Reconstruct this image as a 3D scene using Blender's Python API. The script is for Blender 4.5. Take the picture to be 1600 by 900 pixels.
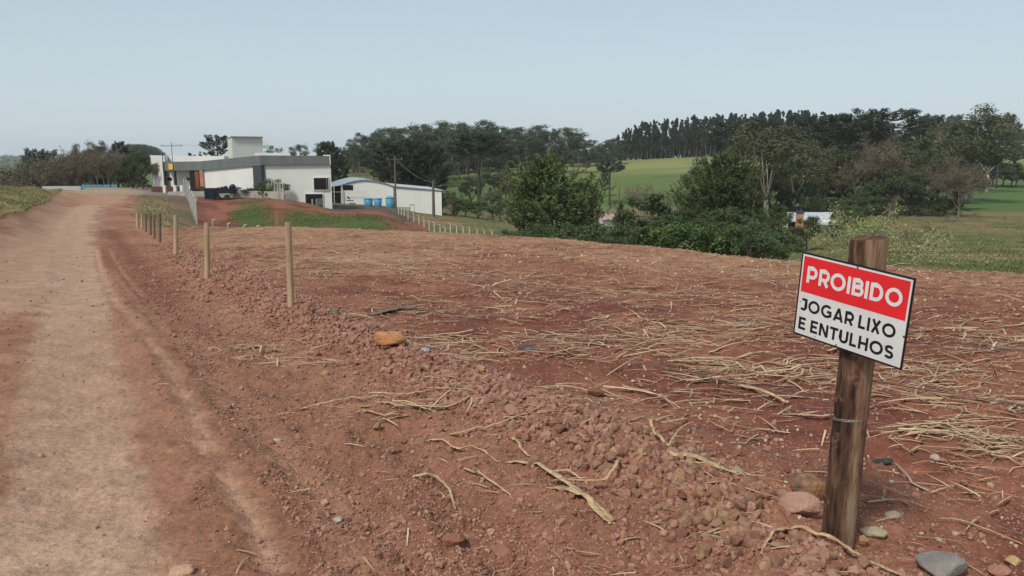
import bpy, math, random
import numpy as np
from mathutils import Vector, Matrix, Euler

R = math.radians
SC = bpy.context.scene
for o in list(bpy.data.objects):
    bpy.data.objects.remove(o)

# ------------------------------------------------------------------ camera, sky, sun, exposure
F, PT, H = 1200.0, math.atan(200 / 1200), 1.6          # focal length in px of a 1600 px frame, pitch, eye height
cam_d = bpy.data.cameras.new('camera')
cam = bpy.data.objects.new('camera', cam_d)
SC.collection.objects.link(cam)
cam_d.sensor_width = 36.0
cam_d.lens = 36.0 * F / 1600
cam_d.clip_start = 0.05
cam_d.clip_end = 20000
cam.location = (0, 0, H)
cam.rotation_euler = (R(90) - PT, 0, 0)
SC.camera = cam
SC.render.resolution_x, SC.render.resolution_y = 1024, 576

SUN_EL, SUN_AZ = 52.0, 215.0                            # azimuth clockwise from +Y
world = bpy.data.worlds.new('World')
SC.world = world
world.use_nodes = True
wn, wl = world.node_tree.nodes, world.node_tree.links
for n in list(wn):
    wn.remove(n)
wout = wn.new('ShaderNodeOutputWorld')
wbg = wn.new('ShaderNodeBackground')
sky = wn.new('ShaderNodeTexSky')
sky.sky_type = 'NISHITA'
sky.sun_disc = False
sky.sun_elevation = R(SUN_EL)
sky.sun_rotation = R(SUN_AZ)
sky.air_density = 1.0
sky.dust_density = 3.0
sky.ozone_density = 1.0
wbg.inputs[1].default_value = 0.12
# a thin even overcast veil over the blue, slightly uneven
tc = wn.new('ShaderNodeTexCoord')
mp = wn.new('ShaderNodeMapping')
mp.inputs['Scale'].default_value = (1.0, 1.0, 3.5)
nz = wn.new('ShaderNodeTexNoise')
nz.inputs['Scale'].default_value = 1.1
nz.inputs['Detail'].default_value = 4
sep = wn.new('ShaderNodeSeparateXYZ')
vr = wn.new('ShaderNodeValToRGB')
vr.color_ramp.elements[0].position = 0.0
vr.color_ramp.elements[0].color = (4.2, 4.9, 5.3, 1)
vr.color_ramp.elements[1].position = 0.75
vr.color_ramp.elements[1].color = (2.45, 3.0, 3.42, 1)
e = vr.color_ramp.elements.new(0.22)
e.color = (3.05, 3.75, 4.15, 1)
mx = wn.new('ShaderNodeMix')
mx.data_type = 'RGBA'
mx.inputs[0].default_value = 0.82
mul = wn.new('ShaderNodeMix')
mul.data_type = 'RGBA'
mul.blend_type = 'MULTIPLY'
mul.inputs[0].default_value = 1.0
nr = wn.new('ShaderNodeMapRange')
nr.inputs[1].default_value = 0.3
nr.inputs[2].default_value = 0.7
nr.inputs[3].default_value = 0.97
nr.inputs[4].default_value = 1.04
wl.new(tc.outputs['Generated'], sep.inputs[0])
wl.new(sep.outputs['Z'], vr.inputs[0])
wl.new(tc.outputs['Generated'], mp.inputs[0])
wl.new(mp.outputs[0], nz.inputs['Vector'])
wl.new(nz.outputs['Fac'], nr.inputs[0])
wl.new(vr.outputs[0], mul.inputs[6])
wl.new(nr.outputs[0], mul.inputs[7])
wl.new(sky.outputs[0], mx.inputs[6])
wl.new(mul.outputs[2], mx.inputs[7])
wl.new(mx.outputs[2], wbg.inputs[0])
wl.new(wbg.outputs[0], wout.inputs[0])

sun_d = bpy.data.lights.new('sun', 'SUN')
sun_d.energy = 2.3
sun_d.angle = R(10)
sun_d.color = (1.0, 0.94, 0.85)
sun = bpy.data.objects.new('sun', sun_d)
SC.collection.objects.link(sun)
a_, e_ = R(SUN_AZ), R(SUN_EL)
sd = Vector((math.sin(a_) * math.cos(e_), math.cos(a_) * math.cos(e_), math.sin(e_)))
sun.rotation_euler = sd.to_track_quat('Z', 'Y').to_euler()

SC.view_settings.view_transform = 'Standard'
SC.view_settings.look = 'None'
SC.view_settings.gamma = 1
SC.view_settings.use_curve_mapping = False
SC.view_settings.exposure = 0.42
SC.cycles.max_bounces = 6
SC.cycles.diffuse_bounces = 3
SC.cycles.volume_bounces = 0
SC.cycles.transparent_max_bounces = 12

# ------------------------------------------------------------------ helpers
C = SC.collection

def sv(v):
    """slope (rise per metre of forward distance) of the sight line at picture row v"""
    return np.tan(-PT + np.arctan((450.0 - np.asarray(v, float)) / F))

def XY(u, Y, z):
    """X of the point at forward distance Y and height z that lies on picture column u"""
    d = Y * math.cos(PT) - (z - H) * math.sin(PT)
    return (u - 800) / F * d

def hash2(ix, iy, seed):
    n = (ix.astype(np.int64) * 374761393 + iy.astype(np.int64) * 668265263 + seed * 1442695041) & 0x7fffffff
    n = ((n ^ (n >> 13)) * 1274126177) & 0x7fffffff
    n = (n ^ (n >> 16)) & 0x7fffffff
    return n / float(0x7fffffff)

def vn(x, y, seed=0):
    ix, iy = np.floor(x), np.floor(y)
    fx, fy = x - ix, y - iy
    fx = fx * fx * fx * (fx * (fx * 6 - 15) + 10)
    fy = fy * fy * fy * (fy * (fy * 6 - 15) + 10)
    a, b = hash2(ix, iy, seed), hash2(ix + 1, iy, seed)
    c, d = hash2(ix, iy + 1, seed), hash2(ix + 1, iy + 1, seed)
    return (a + (b - a) * fx) * (1 - fy) + (c + (d - c) * fx) * fy

def fbm(x, y, seed=0, o=4, g=0.5):
    s, a, t = 0, 1.0, 0
    for i in range(o):
        s = s + a * vn(x * 2 ** i + 17.3 * i, y * 2 ** i - 9.1 * i, seed + i)
        t += a
        a *= g
    return s / t                                        # 0..1, mean .5

def sstep(a, b, x):
    t = np.clip((x - a) / (b - a), 0, 1)
    return t * t * (3 - 2 * t)

def lk(o):
    C.objects.link(o)
    return o

def mesh(name, V, Fs, mats=(), smooth=False, mi=None, attrs=None):
    """V: (n,3); Fs: list of (m,k) index arrays; mi: material index per list entry; attrs: {name: (domain, values)}"""
    me = bpy.data.meshes.new(name)
    V = np.asarray(V, np.float32)
    Fs = [np.asarray(f, np.int32) for f in Fs if len(f)]
    me.vertices.add(len(V))
    me.vertices.foreach_set('co', V.ravel())
    nl = sum(f.size for f in Fs)
    npoly = sum(len(f) for f in Fs)
    me.loops.add(nl)
    me.loops.foreach_set('vertex_index', np.concatenate([f.ravel() for f in Fs]))
    me.polygons.add(npoly)
    tot = np.concatenate([np.full(len(f), f.shape[1], np.int32) for f in Fs])
    st = np.concatenate([[0], np.cumsum(tot)[:-1]]).astype(np.int32)
    me.polygons.foreach_set('loop_start', st)
    me.polygons.foreach_set('loop_total', tot)
    if mi is not None:
        me.polygons.foreach_set('material_index', np.concatenate([np.full(len(f), m, np.int32) for f, m in zip(Fs, mi)]))
    me.polygons.foreach_set('use_smooth', np.full(npoly, bool(smooth)))
    for m in mats:
        me.materials.append(m)
    me.update(calc_edges=True)
    for k, (dom, val) in (attrs or {}).items():
        val = np.asarray(val, np.float32)
        if val.ndim == 2:
            a = me.attributes.new(k, 'FLOAT_COLOR', dom)
            v4 = np.ones((len(val), 4), np.float32)
            v4[:, :3] = val
            a.data.foreach_set('color', v4.ravel())
        else:
            a = me.attributes.new(k, 'FLOAT', dom)
            a.data.foreach_set('value', val)
    return me

def empty(name, loc=(0, 0, 0), rz=0.0, sc=1.0):
    o = bpy.data.objects.new(name, None)
    o.empty_display_size = 0.2
    o.location = loc
    o.rotation_euler = (0, 0, rz)
    if not isinstance(sc, tuple):
        sc = (sc, sc, sc)
    o.scale = sc
    return lk(o)

def tag(o, label, cat, group=None, kind=None):
    o['label'] = label
    o['category'] = cat
    if group:
        o['group'] = group
    if kind:
        o['kind'] = kind
    return o

def obj(name, me, parent=None):
    o = bpy.data.objects.new(name, me)
    lk(o)
    if parent is not None:
        o.parent = parent
    return o

class MB:
    """collects boxes, prisms, tubes; build() links ONE mesh object"""
    def __init__(s):
        s.V, s.Q, s.T, s.N = [], [], [], []
        s.n = 0
    def add(s, V, Q=(), T=(), N=()):
        V = np.asarray(V, float).reshape(-1, 3)
        s.V.append(V)
        if len(Q): s.Q.append(np.asarray(Q) + s.n)
        if len(T): s.T.append(np.asarray(T) + s.n)
        for f in N: s.N.append([i + s.n for i in f])
        s.n += len(V)
    def box(s, a, b, M=None):
        x0, y0, z0 = a
        x1, y1, z1 = b
        V = np.array([[x0, y0, z0], [x1, y0, z0], [x1, y1, z0], [x0, y1, z0], [x0, y0, z1], [x1, y0, z1], [x1, y1, z1], [x0, y1, z1]], float)
        if M is not None:
            V = np.array([(M @ Vector(p))[:] for p in V])
        s.add(V, [[0, 3, 2, 1], [4, 5, 6, 7], [0, 1, 5, 4], [1, 2, 6, 5], [2, 3, 7, 6], [3, 0, 4, 7]])
    def hexa(s, P):
        """8 points, bottom ring then top ring"""
        s.add(P, [[0, 3, 2, 1], [4, 5, 6, 7], [0, 1, 5, 4], [1, 2, 6, 5], [2, 3, 7, 6], [3, 0, 4, 7]])
    def wall(s, p, q, zb0, zb1, zt0, zt1, th):
        """upright slab from p to q (2D), its back th metres behind (to the left of p->q)"""
        d = np.array([q[0] - p[0], q[1] - p[1]], float)
        n = np.array([-d[1], d[0]]) / np.hypot(*d) * th
        P = [(p[0], p[1], zb0), (q[0], q[1], zb1), (q[0] + n[0], q[1] + n[1], zb1), (p[0] + n[0], p[1] + n[1], zb0),
             (p[0], p[1], zt0), (q[0], q[1], zt1), (q[0] + n[0], q[1] + n[1], zt1), (p[0] + n[0], p[1] + n[1], zt0)]
        s.hexa(P)
    def tube(s, P, rad, k=6, cap=True, ell=None):
        P = np.asarray(P, float)
        m = len(P)
        rad = np.broadcast_to(np.asarray(rad, float), (m,))
        T = np.gradient(P, axis=0)
        T /= np.linalg.norm(T, axis=1)[:, None] + 1e-9
        ref = np.array([0, 0, 1.0]) if abs(T[0][2]) < .9 else np.array([1.0, 0, 0])
        A = np.cross(T, ref)
        A /= np.linalg.norm(A, axis=1)[:, None] + 1e-9
        B = np.cross(T, A)
        an = np.arange(k) / k * 2 * np.pi
        e1, e2 = (1, 1) if ell is None else ell
        V = P[:, None, :] + rad[:, None, None] * (e1 * np.cos(an)[None, :, None] * A[:, None, :] + e2 * np.sin(an)[None, :, None] * B[:, None, :])
        i = np.arange(m - 1)[:, None] * k
        j = np.arange(k)[None, :]
        j2 = (j + 1) % k
        Q = np.stack([i + j, i + j2, i + k + j2, i + k + j], -1).reshape(-1, 4)
        N = [list(range(k))[::-1], list(range((m - 1) * k, m * k))] if cap and k > 2 else []
        s.add(V.reshape(-1, 3), Q, (), N)
    def me(s, name, mats, smooth=False):
        V = np.concatenate(s.V)
        Fs = []
        if s.Q: Fs.append(np.concatenate(s.Q))
        if s.T: Fs.append(np.concatenate(s.T))
        by = {}
        for f in s.N: by.setdefault(len(f), []).append(f)
        Fs += [np.array(v) for v in by.values()]
        return mesh(name, V, Fs, mats, smooth)
    def build(s, name, mat, parent=None, smooth=False):
        return obj(name, s.me(name, [mat], smooth), parent)

def bevel(o, w=0.01, seg=2):
    m = o.modifiers.new('bevel', 'BEVEL')
    m.width = w
    m.segments = seg
    m.limit_method = 'ANGLE'
    return o

# ------------------------------------------------------------------ materials
def mat(name, c1, c2=None, scale=5.0, rough=0.85, bump=0.0, bscale=30.0, attr=None, c3=None, stretch=None, objrand=0.0, spec=0.3, metal=0.0, transl=0.0, detail=6):
    m = bpy.data.materials.new(name)
    m.use_nodes = True
    n, l = m.node_tree.nodes, m.node_tree.links
    b = n['Principled BSDF']
    b.inputs['Roughness'].default_value = rough
    b.inputs['Specular IOR Level'].default_value = spec
    b.inputs['Metallic'].default_value = metal
    t = n.new('ShaderNodeTexCoord')
    vec = t.outputs['Object']
    if stretch:
        mpn = n.new('ShaderNodeMapping')
        mpn.inputs['Scale'].default_value = stretch
        l.new(vec, mpn.inputs[0])
        vec = mpn.outputs[0]
    c2 = c2 or tuple(x * .75 for x in c1)
    nt = n.new('ShaderNodeTexNoise')
    nt.inputs['Scale'].default_value = scale
    nt.inputs['Detail'].default_value = detail
    nt.inputs['Roughness'].default_value = .62
    l.new(vec, nt.inputs['Vector'])
    r = n.new('ShaderNodeValToRGB')
    r.color_ramp.elements[0].position = .36
    r.color_ramp.elements[0].color = (*c2, 1)
    r.color_ramp.elements[1].position = .64
    r.color_ramp.elements[1].color = (*c1, 1)
    l.new(nt.outputs['Fac'], r.inputs[0])
    col = r.outputs[0]
    if attr:
        at = n.new('ShaderNodeAttribute')
        at.attribute_name = attr
        mx_ = n.new('ShaderNodeMix')
        mx_.data_type = 'RGBA'
        l.new(at.outputs['Fac'], mx_.inputs[0])
        l.new(col, mx_.inputs[6])
        mx_.inputs[7].default_value = (*c3, 1)
        col = mx_.outputs[2]
    if objrand:
        oi = n.new('ShaderNodeObjectInfo')
        hs = n.new('ShaderNodeHueSaturation')
        mr = n.new('ShaderNodeMapRange')
        mr.inputs[3].default_value = 1 - objrand
        mr.inputs[4].default_value = 1 + objrand
        l.new(oi.outputs['Random'], mr.inputs[0])
        l.new(mr.outputs[0], hs.inputs['Value'])
        mr2 = n.new('ShaderNodeMapRange')
        mr2.inputs[3].default_value = .5 - objrand * .08
        mr2.inputs[4].default_value = .5 + objrand * .08
        l.new(oi.outputs['Random'], mr2.inputs[0])
        l.new(mr2.outputs[0], hs.inputs['Hue'])
        l.new(col, hs.inputs['Color'])
        col = hs.outputs[0]
    l.new(col, b.inputs['Base Color'])
    if bump:
        nb = n.new('ShaderNodeTexNoise')
        nb.inputs['Scale'].default_value = bscale
        nb.inputs['Detail'].default_value = 5
        l.new(vec, nb.inputs['Vector'])
        bp = n.new('ShaderNodeBump')
        bp.inputs['Strength'].default_value = min(1, bump)
        bp.inputs['Distance'].default_value = .02
        l.new(nb.outputs['Fac'], bp.inputs['Height'])
        l.new(bp.outputs[0], b.inputs['Normal'])
    if transl:
        tr = n.new('ShaderNodeBsdfTranslucent')
        l.new(col, tr.inputs[0])
        ms = n.new('ShaderNodeMixShader')
        ms.inputs[0].default_value = transl
        l.new(b.outputs[0], ms.inputs[1])
        l.new(tr.outputs[0], ms.inputs[2])
        l.new(ms.outputs[0], n['Material Output'].inputs[0])
    return m

M = {}
M['euca'] = mat('eucalyptus_leaf', (.064, .092, .044), (.034, .053, .029), .35, .7, attr='lv', c3=(.092, .120, .056), objrand=.22, transl=.12)
M['plant'] = mat('plantation_leaf', (.038, .060, .036), (.021, .035, .024), .35, .7, attr='lv', c3=(.046, .066, .044), objrand=.2, transl=.1)
M['arau'] = mat('araucaria_leaf', (.032, .048, .025), (.018, .029, .017), .5, .7, attr='lv', c3=(.040, .052, .026), objrand=.2)
M['pine'] = mat('pine_needle', (.085, .118, .032), (.040, .062, .020), .6, .65, attr='lv', c3=(.150, .185, .062), objrand=.12, transl=.12)
M['pined'] = mat('dark_pine_needle', (.072, .105, .032), (.034, .054, .019), .6, .65, attr='lv', c3=(.125, .160, .055), objrand=.12, transl=.12)
M['dark'] = mat('dark_leaf', (.058, .088, .028), (.028, .046, .017), .6, .65, attr='lv', c3=(.090, .120, .042), objrand=.22, transl=.12)
M['green'] = mat('green_leaf', (.070, .112, .028), (.038, .066, .018), .8, .6, attr='lv', c3=(.105, .150, .040), objrand=.2, transl=.15)
M['olive'] = mat('olive_leaf', (.090, .098, .044), (.050, .058, .028), .6, .7, attr='lv', c3=(.120, .120, .058), objrand=.15, transl=.15)
M['brownl'] = mat('brown_leaf', (.145, .118, .075), (.085, .075, .045), .6, .8, attr='lv', c3=(.165, .120, .078), objrand=.2)
M['lichen'] = mat('lichen_leaf', (.24, .27, .11), (.13, .165, .06), 2, .8, attr='lv', c3=(.33, .34, .16))
M['bark'] = mat('grey_bark', (.20, .17, .14), (.10, .085, .07), 2, .9, .4, 12)
M['barkd'] = mat('dark_bark', (.085, .066, .052), (.045, .036, .03), 2, .9, .4, 12)
M['barkp'] = mat('pale_bark', (.42, .38, .31), (.24, .20, .16), 1.5, .85, .3, 9)
M['twig'] = mat('twig_bark', (.23, .19, .15), (.15, .12, .095), 2, .9)
M['white'] = mat('white_render', (.72, .72, .68), (.64, .645, .615), .25, .8, .1, 30, detail=8)
M['cream'] = mat('cream_render', (.62, .61, .56), (.57, .56, .52), .3, .8, detail=8)
M['band'] = mat('grey_cladding', (.155, .170, .168), (.118, .130, .130), .9, .6, stretch=(1, 1, .12))
M['stone'] = mat('dark_stone_cladding', (.075, .080, .092), (.040, .043, .052), 5, .7, .5, 8)
M['glass'] = mat('dark_glass', (.012, .014, .016), (.008, .009, .01), 1, .12, spec=.6)
M['shade_in'] = mat('painted_recess_shade', (.018, .014, .012), None, 1, .9)  # near-black colour painted for the shade inside openings
M['orange'] = mat('orange_render', (.46, .21, .14), (.38, .16, .11), 1, .8)
M['yellow'] = mat('yellow_sign', (.75, .48, .05), (.70, .43, .04), 2, .5)
M['steel'] = mat('dark_steel', (.03, .034, .04), (.02, .023, .028), 3, .5)
M['brickd'] = mat('dark_brick', (.13, .05, .035), (.08, .035, .026), 4, .85)
M['conc'] = mat('concrete', (.42, .40, .36), (.30, .285, .255), 1.2, .9, .3, 12)
M['concp'] = mat('concrete_post', (.58, .56, .51), (.42, .40, .36), 3, .9)
M['zinc'] = mat('metal_roof', (.30, .36, .42), (.24, .29, .34), .5, .45, stretch=(1, 1, 1))
M['rooftile'] = mat('pale_roof_sheet', (.50, .52, .53), (.38, .40, .41), 1.5, .6)
M['blue'] = mat('blue_plastic', (.09, .30, .44), (.06, .22, .35), 2, .55)
M['bluep'] = mat('blue_paint', (.13, .33, .42), (.08, .24, .32), 2, .6)
M['navy'] = mat('black_tarp', (.012, .016, .028), (.008, .010, .018), 3, .5)
M['wood'] = mat('pole_wood', (.17, .14, .12), (.10, .085, .075), 2, .9)
M['postw'] = mat('pale_timber', (.50, .37, .23), (.30, .21, .13), 9, .85, .5, 60, stretch=(1, 1, .12))
M['postd'] = mat('weathered_timber', (.22, .165, .105), (.12, .09, .06), 9, .9, .5, 60, stretch=(1, 1, .12))
M['wire'] = mat('galvanised_wire', (.26, .24, .23), (.15, .12, .11), 20, .5, metal=.5)
M['chain'] = mat('chain_link', (.34, .35, .35), (.26, .27, .27), 5, .6, metal=.3)
M['straw'] = mat('dry_straw', (.43, .295, .165), (.25, .16, .09), 9, .8, attr='lv', c3=(.62, .47, .30), objrand=.3)
M['strawp'] = mat('pale_straw', (.60, .43, .25), (.33, .20, .11), 30, .75, .6, 120)
M['dgrass'] = mat('dry_grass', (.30, .26, .12), (.17, .165, .065), .5, .85, attr='lv', c3=(.38, .32, .17))
M['ggrass'] = mat('green_grass', (.092, .125, .036), (.060, .085, .028), .5, .85, attr='lv', c3=(.17, .18, .065))
M['clod'] = mat('red_clod', (.41, .222, .138), (.20, .088, .052), 5, .95, .6, 70, attr='lv', c3=(.47, .305, .20), objrand=.22)

# ------------------------------------------------------------------ terrain
US = {}                                                  # column u (at the horizon) -> [(Y, z)]
def col(u, *pts):
    US[u] = [(Y, (H + Y * float(sv(v))) if k == 'v' else v) for Y, k, v in pts]
N0 = [(1, 'z', 0), (4, 'z', 0), (8.5, 'z', -.13)]
LFAR = [(1500, 'v', 262), (2500, 'v', 247), (3500, 'v', 243.5), (8000, 'z', 0)]
VAL = [(200, 'z', -28), (350, 'z', -42), (800, 'v', 286)]
col(-500, *N0, (14, 'z', -.3), (20, 'z', -.1), (40, 'z', .2), (75, 'z', -2), (110, 'z', -8), *VAL, *LFAR)
col(-60, *N0, (14, 'z', -.5), (20, 'z', -.72), (26, 'z', -.35), (45, 'v', 308), (60, 'v', 291), (75, 'z', -1.6), (110, 'z', -8), *VAL, *LFAR)
col(0, *N0, (14, 'z', -.52), (22, 'z', -.86), (27, 'z', -.85), (31, 'z', -.50), (45, 'v', 311), (60, 'v', 290), (75, 'z', -1.6), (110, 'z', -9), *VAL, *LFAR)
col(50, *N0, (14, 'z', -.55), (27, 'z', -1.1), (38, 'z', -1.33), (43, 'z', -1.05), (52, 'v', 313), (68, 'v', 291), (85, 'z', -2.4), (120, 'z', -10), *VAL, *LFAR)
col(90, *N0, (14, 'z', -.58), (27, 'z', -1.25), (40, 'z', -1.5), (58, 'z', -1.8), (64, 'z', -1.5), (85, 'v', 292), (95, 'v', 293), (125, 'z', -6), (200, 'z', -20), (350, 'z', -34), (800, 'v', 282), *LFAR)
col(120, *N0, (14, 'z', -.6), (27, 'z', -1.3), (50, 'z', -1.68), (75, 'z', -2.05), (100, 'z', -2.25), (125, 'v', 292), (150, 'z', -4), (200, 'z', -10), (300, 'z', -20), (800, 'z', -20), *LFAR)
col(200, *N0, (14, 'z', -.6), (27, 'z', -1.3), (50, 'z', -1.75), (75, 'z', -2.1), (100, 'z', -2.35), (125, 'z', -2.75), (150, 'z', -3.5), (250, 'z', -8), (600, 'z', -8), (2500, 'z', -20), (8000, 'z', 0))
col(250, *N0, (14, 'z', -.6), (20, 'z', -.95), (27, 'z', -1.32), (36, 'z', -1.6), (44, 'z', -2.1), (61, 'v', 330), (85, 'z', -2.7), (95, 'z', -2.6), (118, 'z', -2.85), (150, 'z', -3), (250, 'z', -6), (600, 'z', -8), (2500, 'z', -20), (8000, 'z', 0))
col(295, *N0, (14, 'z', -.58), (20, 'z', -.85), (27, 'z', -1.1), (38, 'v', 352), (47, 'z', -2.7), (60, 'z', -3.3), (72, 'z', -3.5), (88, 'z', -2.75), (95, 'z', -2.7), (118, 'z', -2.85), (150, 'z', -3), (250, 'z', -6), (600, 'z', -8), (2500, 'z', -20), (8000, 'z', 0))
col(330, *N0, (14, 'z', -.5), (20, 'z', -.75), (27, 'z', -1.1), (38, 'v', 353), (48, 'z', -3.4), (62, 'z', -4.4), (70, 'z', -4.3), (91, 'v', 309), (97, 'z', -2.9), (118, 'z', -2.9), (150, 'z', -3), (250, 'z', -6), (600, 'z', -8), (2500, 'z', -20), (8000, 'z', 0))
col(430, *N0, (14, 'z', -.4), (20, 'z', -.68), (27, 'z', -1.05), (36, 'v', 353), (45, 'z', -3.8), (60, 'z', -5), (66, 'z', -4.9), (84, 'v', 311), (92, 'z', -2.85), (118, 'z', -3.2), (150, 'z', -3.6), (260, 'z', -5), (600, 'z', -8), (2500, 'z', -20), (8000, 'z', 0))
col(480, *N0, (14, 'z', -.38), (20, 'z', -.65), (27, 'z', -1.0), (35.5, 'v', 354), (45, 'z', -4), (60, 'z', -5.2), (66, 'z', -5), (81, 'v', 327), (94, 'v', 317), (118, 'z', -4), (150, 'z', -4.5), (260, 'z', -5), (350, 'z', 0), (600, 'z', -8), (2500, 'z', -20), (8000, 'z', 0))
col(520, *N0, (14, 'z', -.36), (27, 'z', -1.0), (35.3, 'v', 355), (45, 'z', -4), (58, 'z', -5.2), (65, 'z', -5), (78, 'v', 334), (94.5, 'v', 328), (118, 'v', 318), (150, 'z', -5.5), (260, 'z', -5), (350, 'z', 0), (700, 'z', -3), (2500, 'z', -20), (8000, 'z', 0))
col(600, *N0, (14, 'z', -.34), (27, 'z', -.98), (35, 'v', 358), (45, 'z', -4.4), (56, 'z', -5.3), (62, 'z', -5.0), (74, 'v', 337), (86, 'v', 331), (115, 'v', 322), (150, 'z', -6), (260, 'z', -5.4), (345, 'z', -2), (700, 'z', -3), (2500, 'z', -20), (8000, 'z', 0))
col(655, *N0, (14, 'z', -.33), (27, 'z', -.96), (34.3, 'v', 361), (45, 'z', -4.8), (56, 'z', -5.6), (70, 'z', -5.2), (76, 'v', 354), (85, 'z', -5.3), (110, 'v', 335), (150, 'z', -7.5), (220, 'v', 312), (340, 'v', 276), (400, 'z', -4), (700, 'z', -3), (2500, 'z', -20), (8000, 'z', 0))
col(750, *N0, (14, 'z', -.3), (27, 'z', -.98), (32.7, 'v', 367), (45, 'z', -4.9), (60, 'z', -5.7), (90, 'v', 352), (110, 'v', 345), (140, 'z', -8), (200, 'v', 322), (270, 'v', 290), (340, 'v', 268), (370, 'z', -3), (700, 'z', -3), (2500, 'z', -20), (8000, 'z', 0))
col(860, *N0, (14, 'z', -.3), (25, 'z', -.9), (29.5, 'v', 375), (40, 'z', -4.9), (60, 'z', -6), (80, 'z', -6.4), (110, 'z', -8), (150, 'z', -10), (210, 'v', 326), (270, 'v', 288), (340, 'v', 258), (370, 'z', -.5), (700, 'z', -3), (2500, 'z', -20), (8000, 'z', 0))
col(1000, *N0, (14, 'z', -.35), (22, 'z', -.8), (26, 'v', 385), (36, 'z', -4.5), (60, 'z', -6.2), (80, 'z', -6.8), (110, 'z', -8.5), (150, 'z', -10.5), (210, 'v', 326), (280, 'v', 278), (350, 'v', 248.5), (380, 'z', 1.5), (700, 'z', 0), (2500, 'z', -20), (8000, 'z', 0))
col(1110, *N0, (14, 'z', -.38), (19, 'z', -.7), (22.8, 'v', 394), (32, 'z', -4), (60, 'z', -6.2), (80, 'z', -7), (110, 'z', -8.5), (150, 'z', -10.5), (210, 'v', 325), (280, 'v', 272), (360, 'v', 243.5), (390, 'z', 3), (700, 'z', 2), (2500, 'z', -20), (8000, 'z', 0))
col(1250, *N0, (12, 'z', -.34), (16, 'z', -.58), (19.5, 'v', 407), (27, 'z', -3.2), (50, 'z', -5.2), (80, 'z', -7), (110, 'v', 358), (130, 'v', 345), (170, 'v', 328), (250, 'v', 298), (360, 'v', 262), (450, 'v', 241), (700, 'z', 3), (2500, 'z', -20), (8000, 'z', 0))
col(1420, *N0, (12, 'z', -.38), (15, 'z', -.56), (17.8, 'v', 419), (24, 'z', -2.2), (34, 'z', -3.35), (50, 'v', 394), (80, 'v', 364), (110, 'v', 349), (140, 'v', 339), (200, 'v', 316), (300, 'v', 285), (450, 'v', 241), (600, 'z', 5), (2500, 'z', -20), (8000, 'z', 0))
col(1560, *N0, (12, 'z', -.4), (16.8, 'v', 426), (23, 'z', -2.0), (33, 'z', -3.3), (50, 'v', 394), (80, 'v', 364), (110, 'v', 347), (145, 'v', 335), (190, 'v', 315), (245, 'v', 297), (300, 'v', 284), (450, 'v', 238), (600, 'z', 7), (2500, 'z', -20), (8000, 'z', 0))
col(2300, *N0, (12, 'z', -.4), (15.5, 'v', 438), (23, 'z', -2.2), (33, 'z', -3.3), (50, 'v', 394), (80, 'v', 364), (110, 'v', 347), (145, 'v', 335), (190, 'v', 315), (245, 'v', 297), (300, 'v', 284), (450, 'v', 238), (600, 'z', 7), (2500, 'z', -20), (8000, 'z', 0))

LU0, LU1, DU = -700.0, 2500.0, 8.0
LY0, LY1, DY = math.log(1.0), math.log(8000.0), 0.01
gu = np.arange(LU0, LU1 + DU, DU)
gy = np.arange(LY0, LY1 + DY, DY)
cu = sorted(US)
tab = np.array([np.interp(gy, [math.log(p[0]) for p in US[u]], [p[1] for p in US[u]]) for u in cu])
TAB = np.array([np.interp(gu, cu, tab[:, j]) for j in range(len(gy))]).T      # (nu, ny)
def gauss(A, s, ax):
    k = int(3 * s)
    w = np.exp(-.5 * (np.arange(-k, k + 1) / s) ** 2)
    w /= w.sum()
    P = np.concatenate([np.repeat(A.take([0], ax), k, ax), A, np.repeat(A.take([-1], ax), k, ax)], ax)
    return sum(w[i] * P.take(range(i, i + A.shape[ax]), ax) for i in range(2 * k + 1))
TAB = gauss(gauss(TAB, 2.2, 1), 1.6, 0)
CF = F / math.cos(PT)

def hz(X, Y):
    """height of the ground without its fine relief"""
    X, Y = np.asarray(X, float), np.asarray(Y, float)
    Yc = np.maximum(Y, 1.01)
    u = np.clip(800 + CF * X / Yc, LU0, LU1 - DU - .01)
    y = np.clip(np.log(Yc), LY0, LY1 - .011)
    a = (u - LU0) / DU
    b = (y - LY0) / DY
    i, j = a.astype(int), b.astype(int)
    a, b = a - i, b - j
    i2, j2 = np.minimum(i + 1, TAB.shape[0] - 1), np.minimum(j + 1, TAB.shape[1] - 1)
    return (TAB[i, j] * (1 - b) + TAB[i, j2] * b) * (1 - a) + (TAB[i2, j] * (1 - b) + TAB[i2, j2] * b) * a

def gp(u, v, Y0=1.5, Y1=60):
    """first ground point on the sight line of pixel (u, v)"""
    Ys = np.exp(np.linspace(math.log(Y0), math.log(Y1), 1500))
    z = H + Ys * sv(v)
    d = Ys * math.cos(PT) - (z - H) * math.sin(PT)
    X = (u - 800) / F * d
    g = hz(X, Ys)
    k = int(np.argmax(z <= g)) if (z <= g).any() else len(Ys) - 1
    return float(X[k]), float(Ys[k]), float(g[k])

def line(*uv):
    return np.array([gp(u, v)[:2] for u, v in uv])

def pdist(X, Y, L):
    """distance to polyline L and signed side (positive to its right when walking away)"""
    best = np.full(X.shape, 1e9)
    for a, b in zip(L[:-1], L[1:]):
        d = b - a
        t = np.clip(((X - a[0]) * d[0] + (Y - a[1]) * d[1]) / (d @ d), 0, 1)
        best = np.minimum(best, np.hypot(X - a[0] - t * d[0], Y - a[1] - t * d[1]))
    return best

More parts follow.
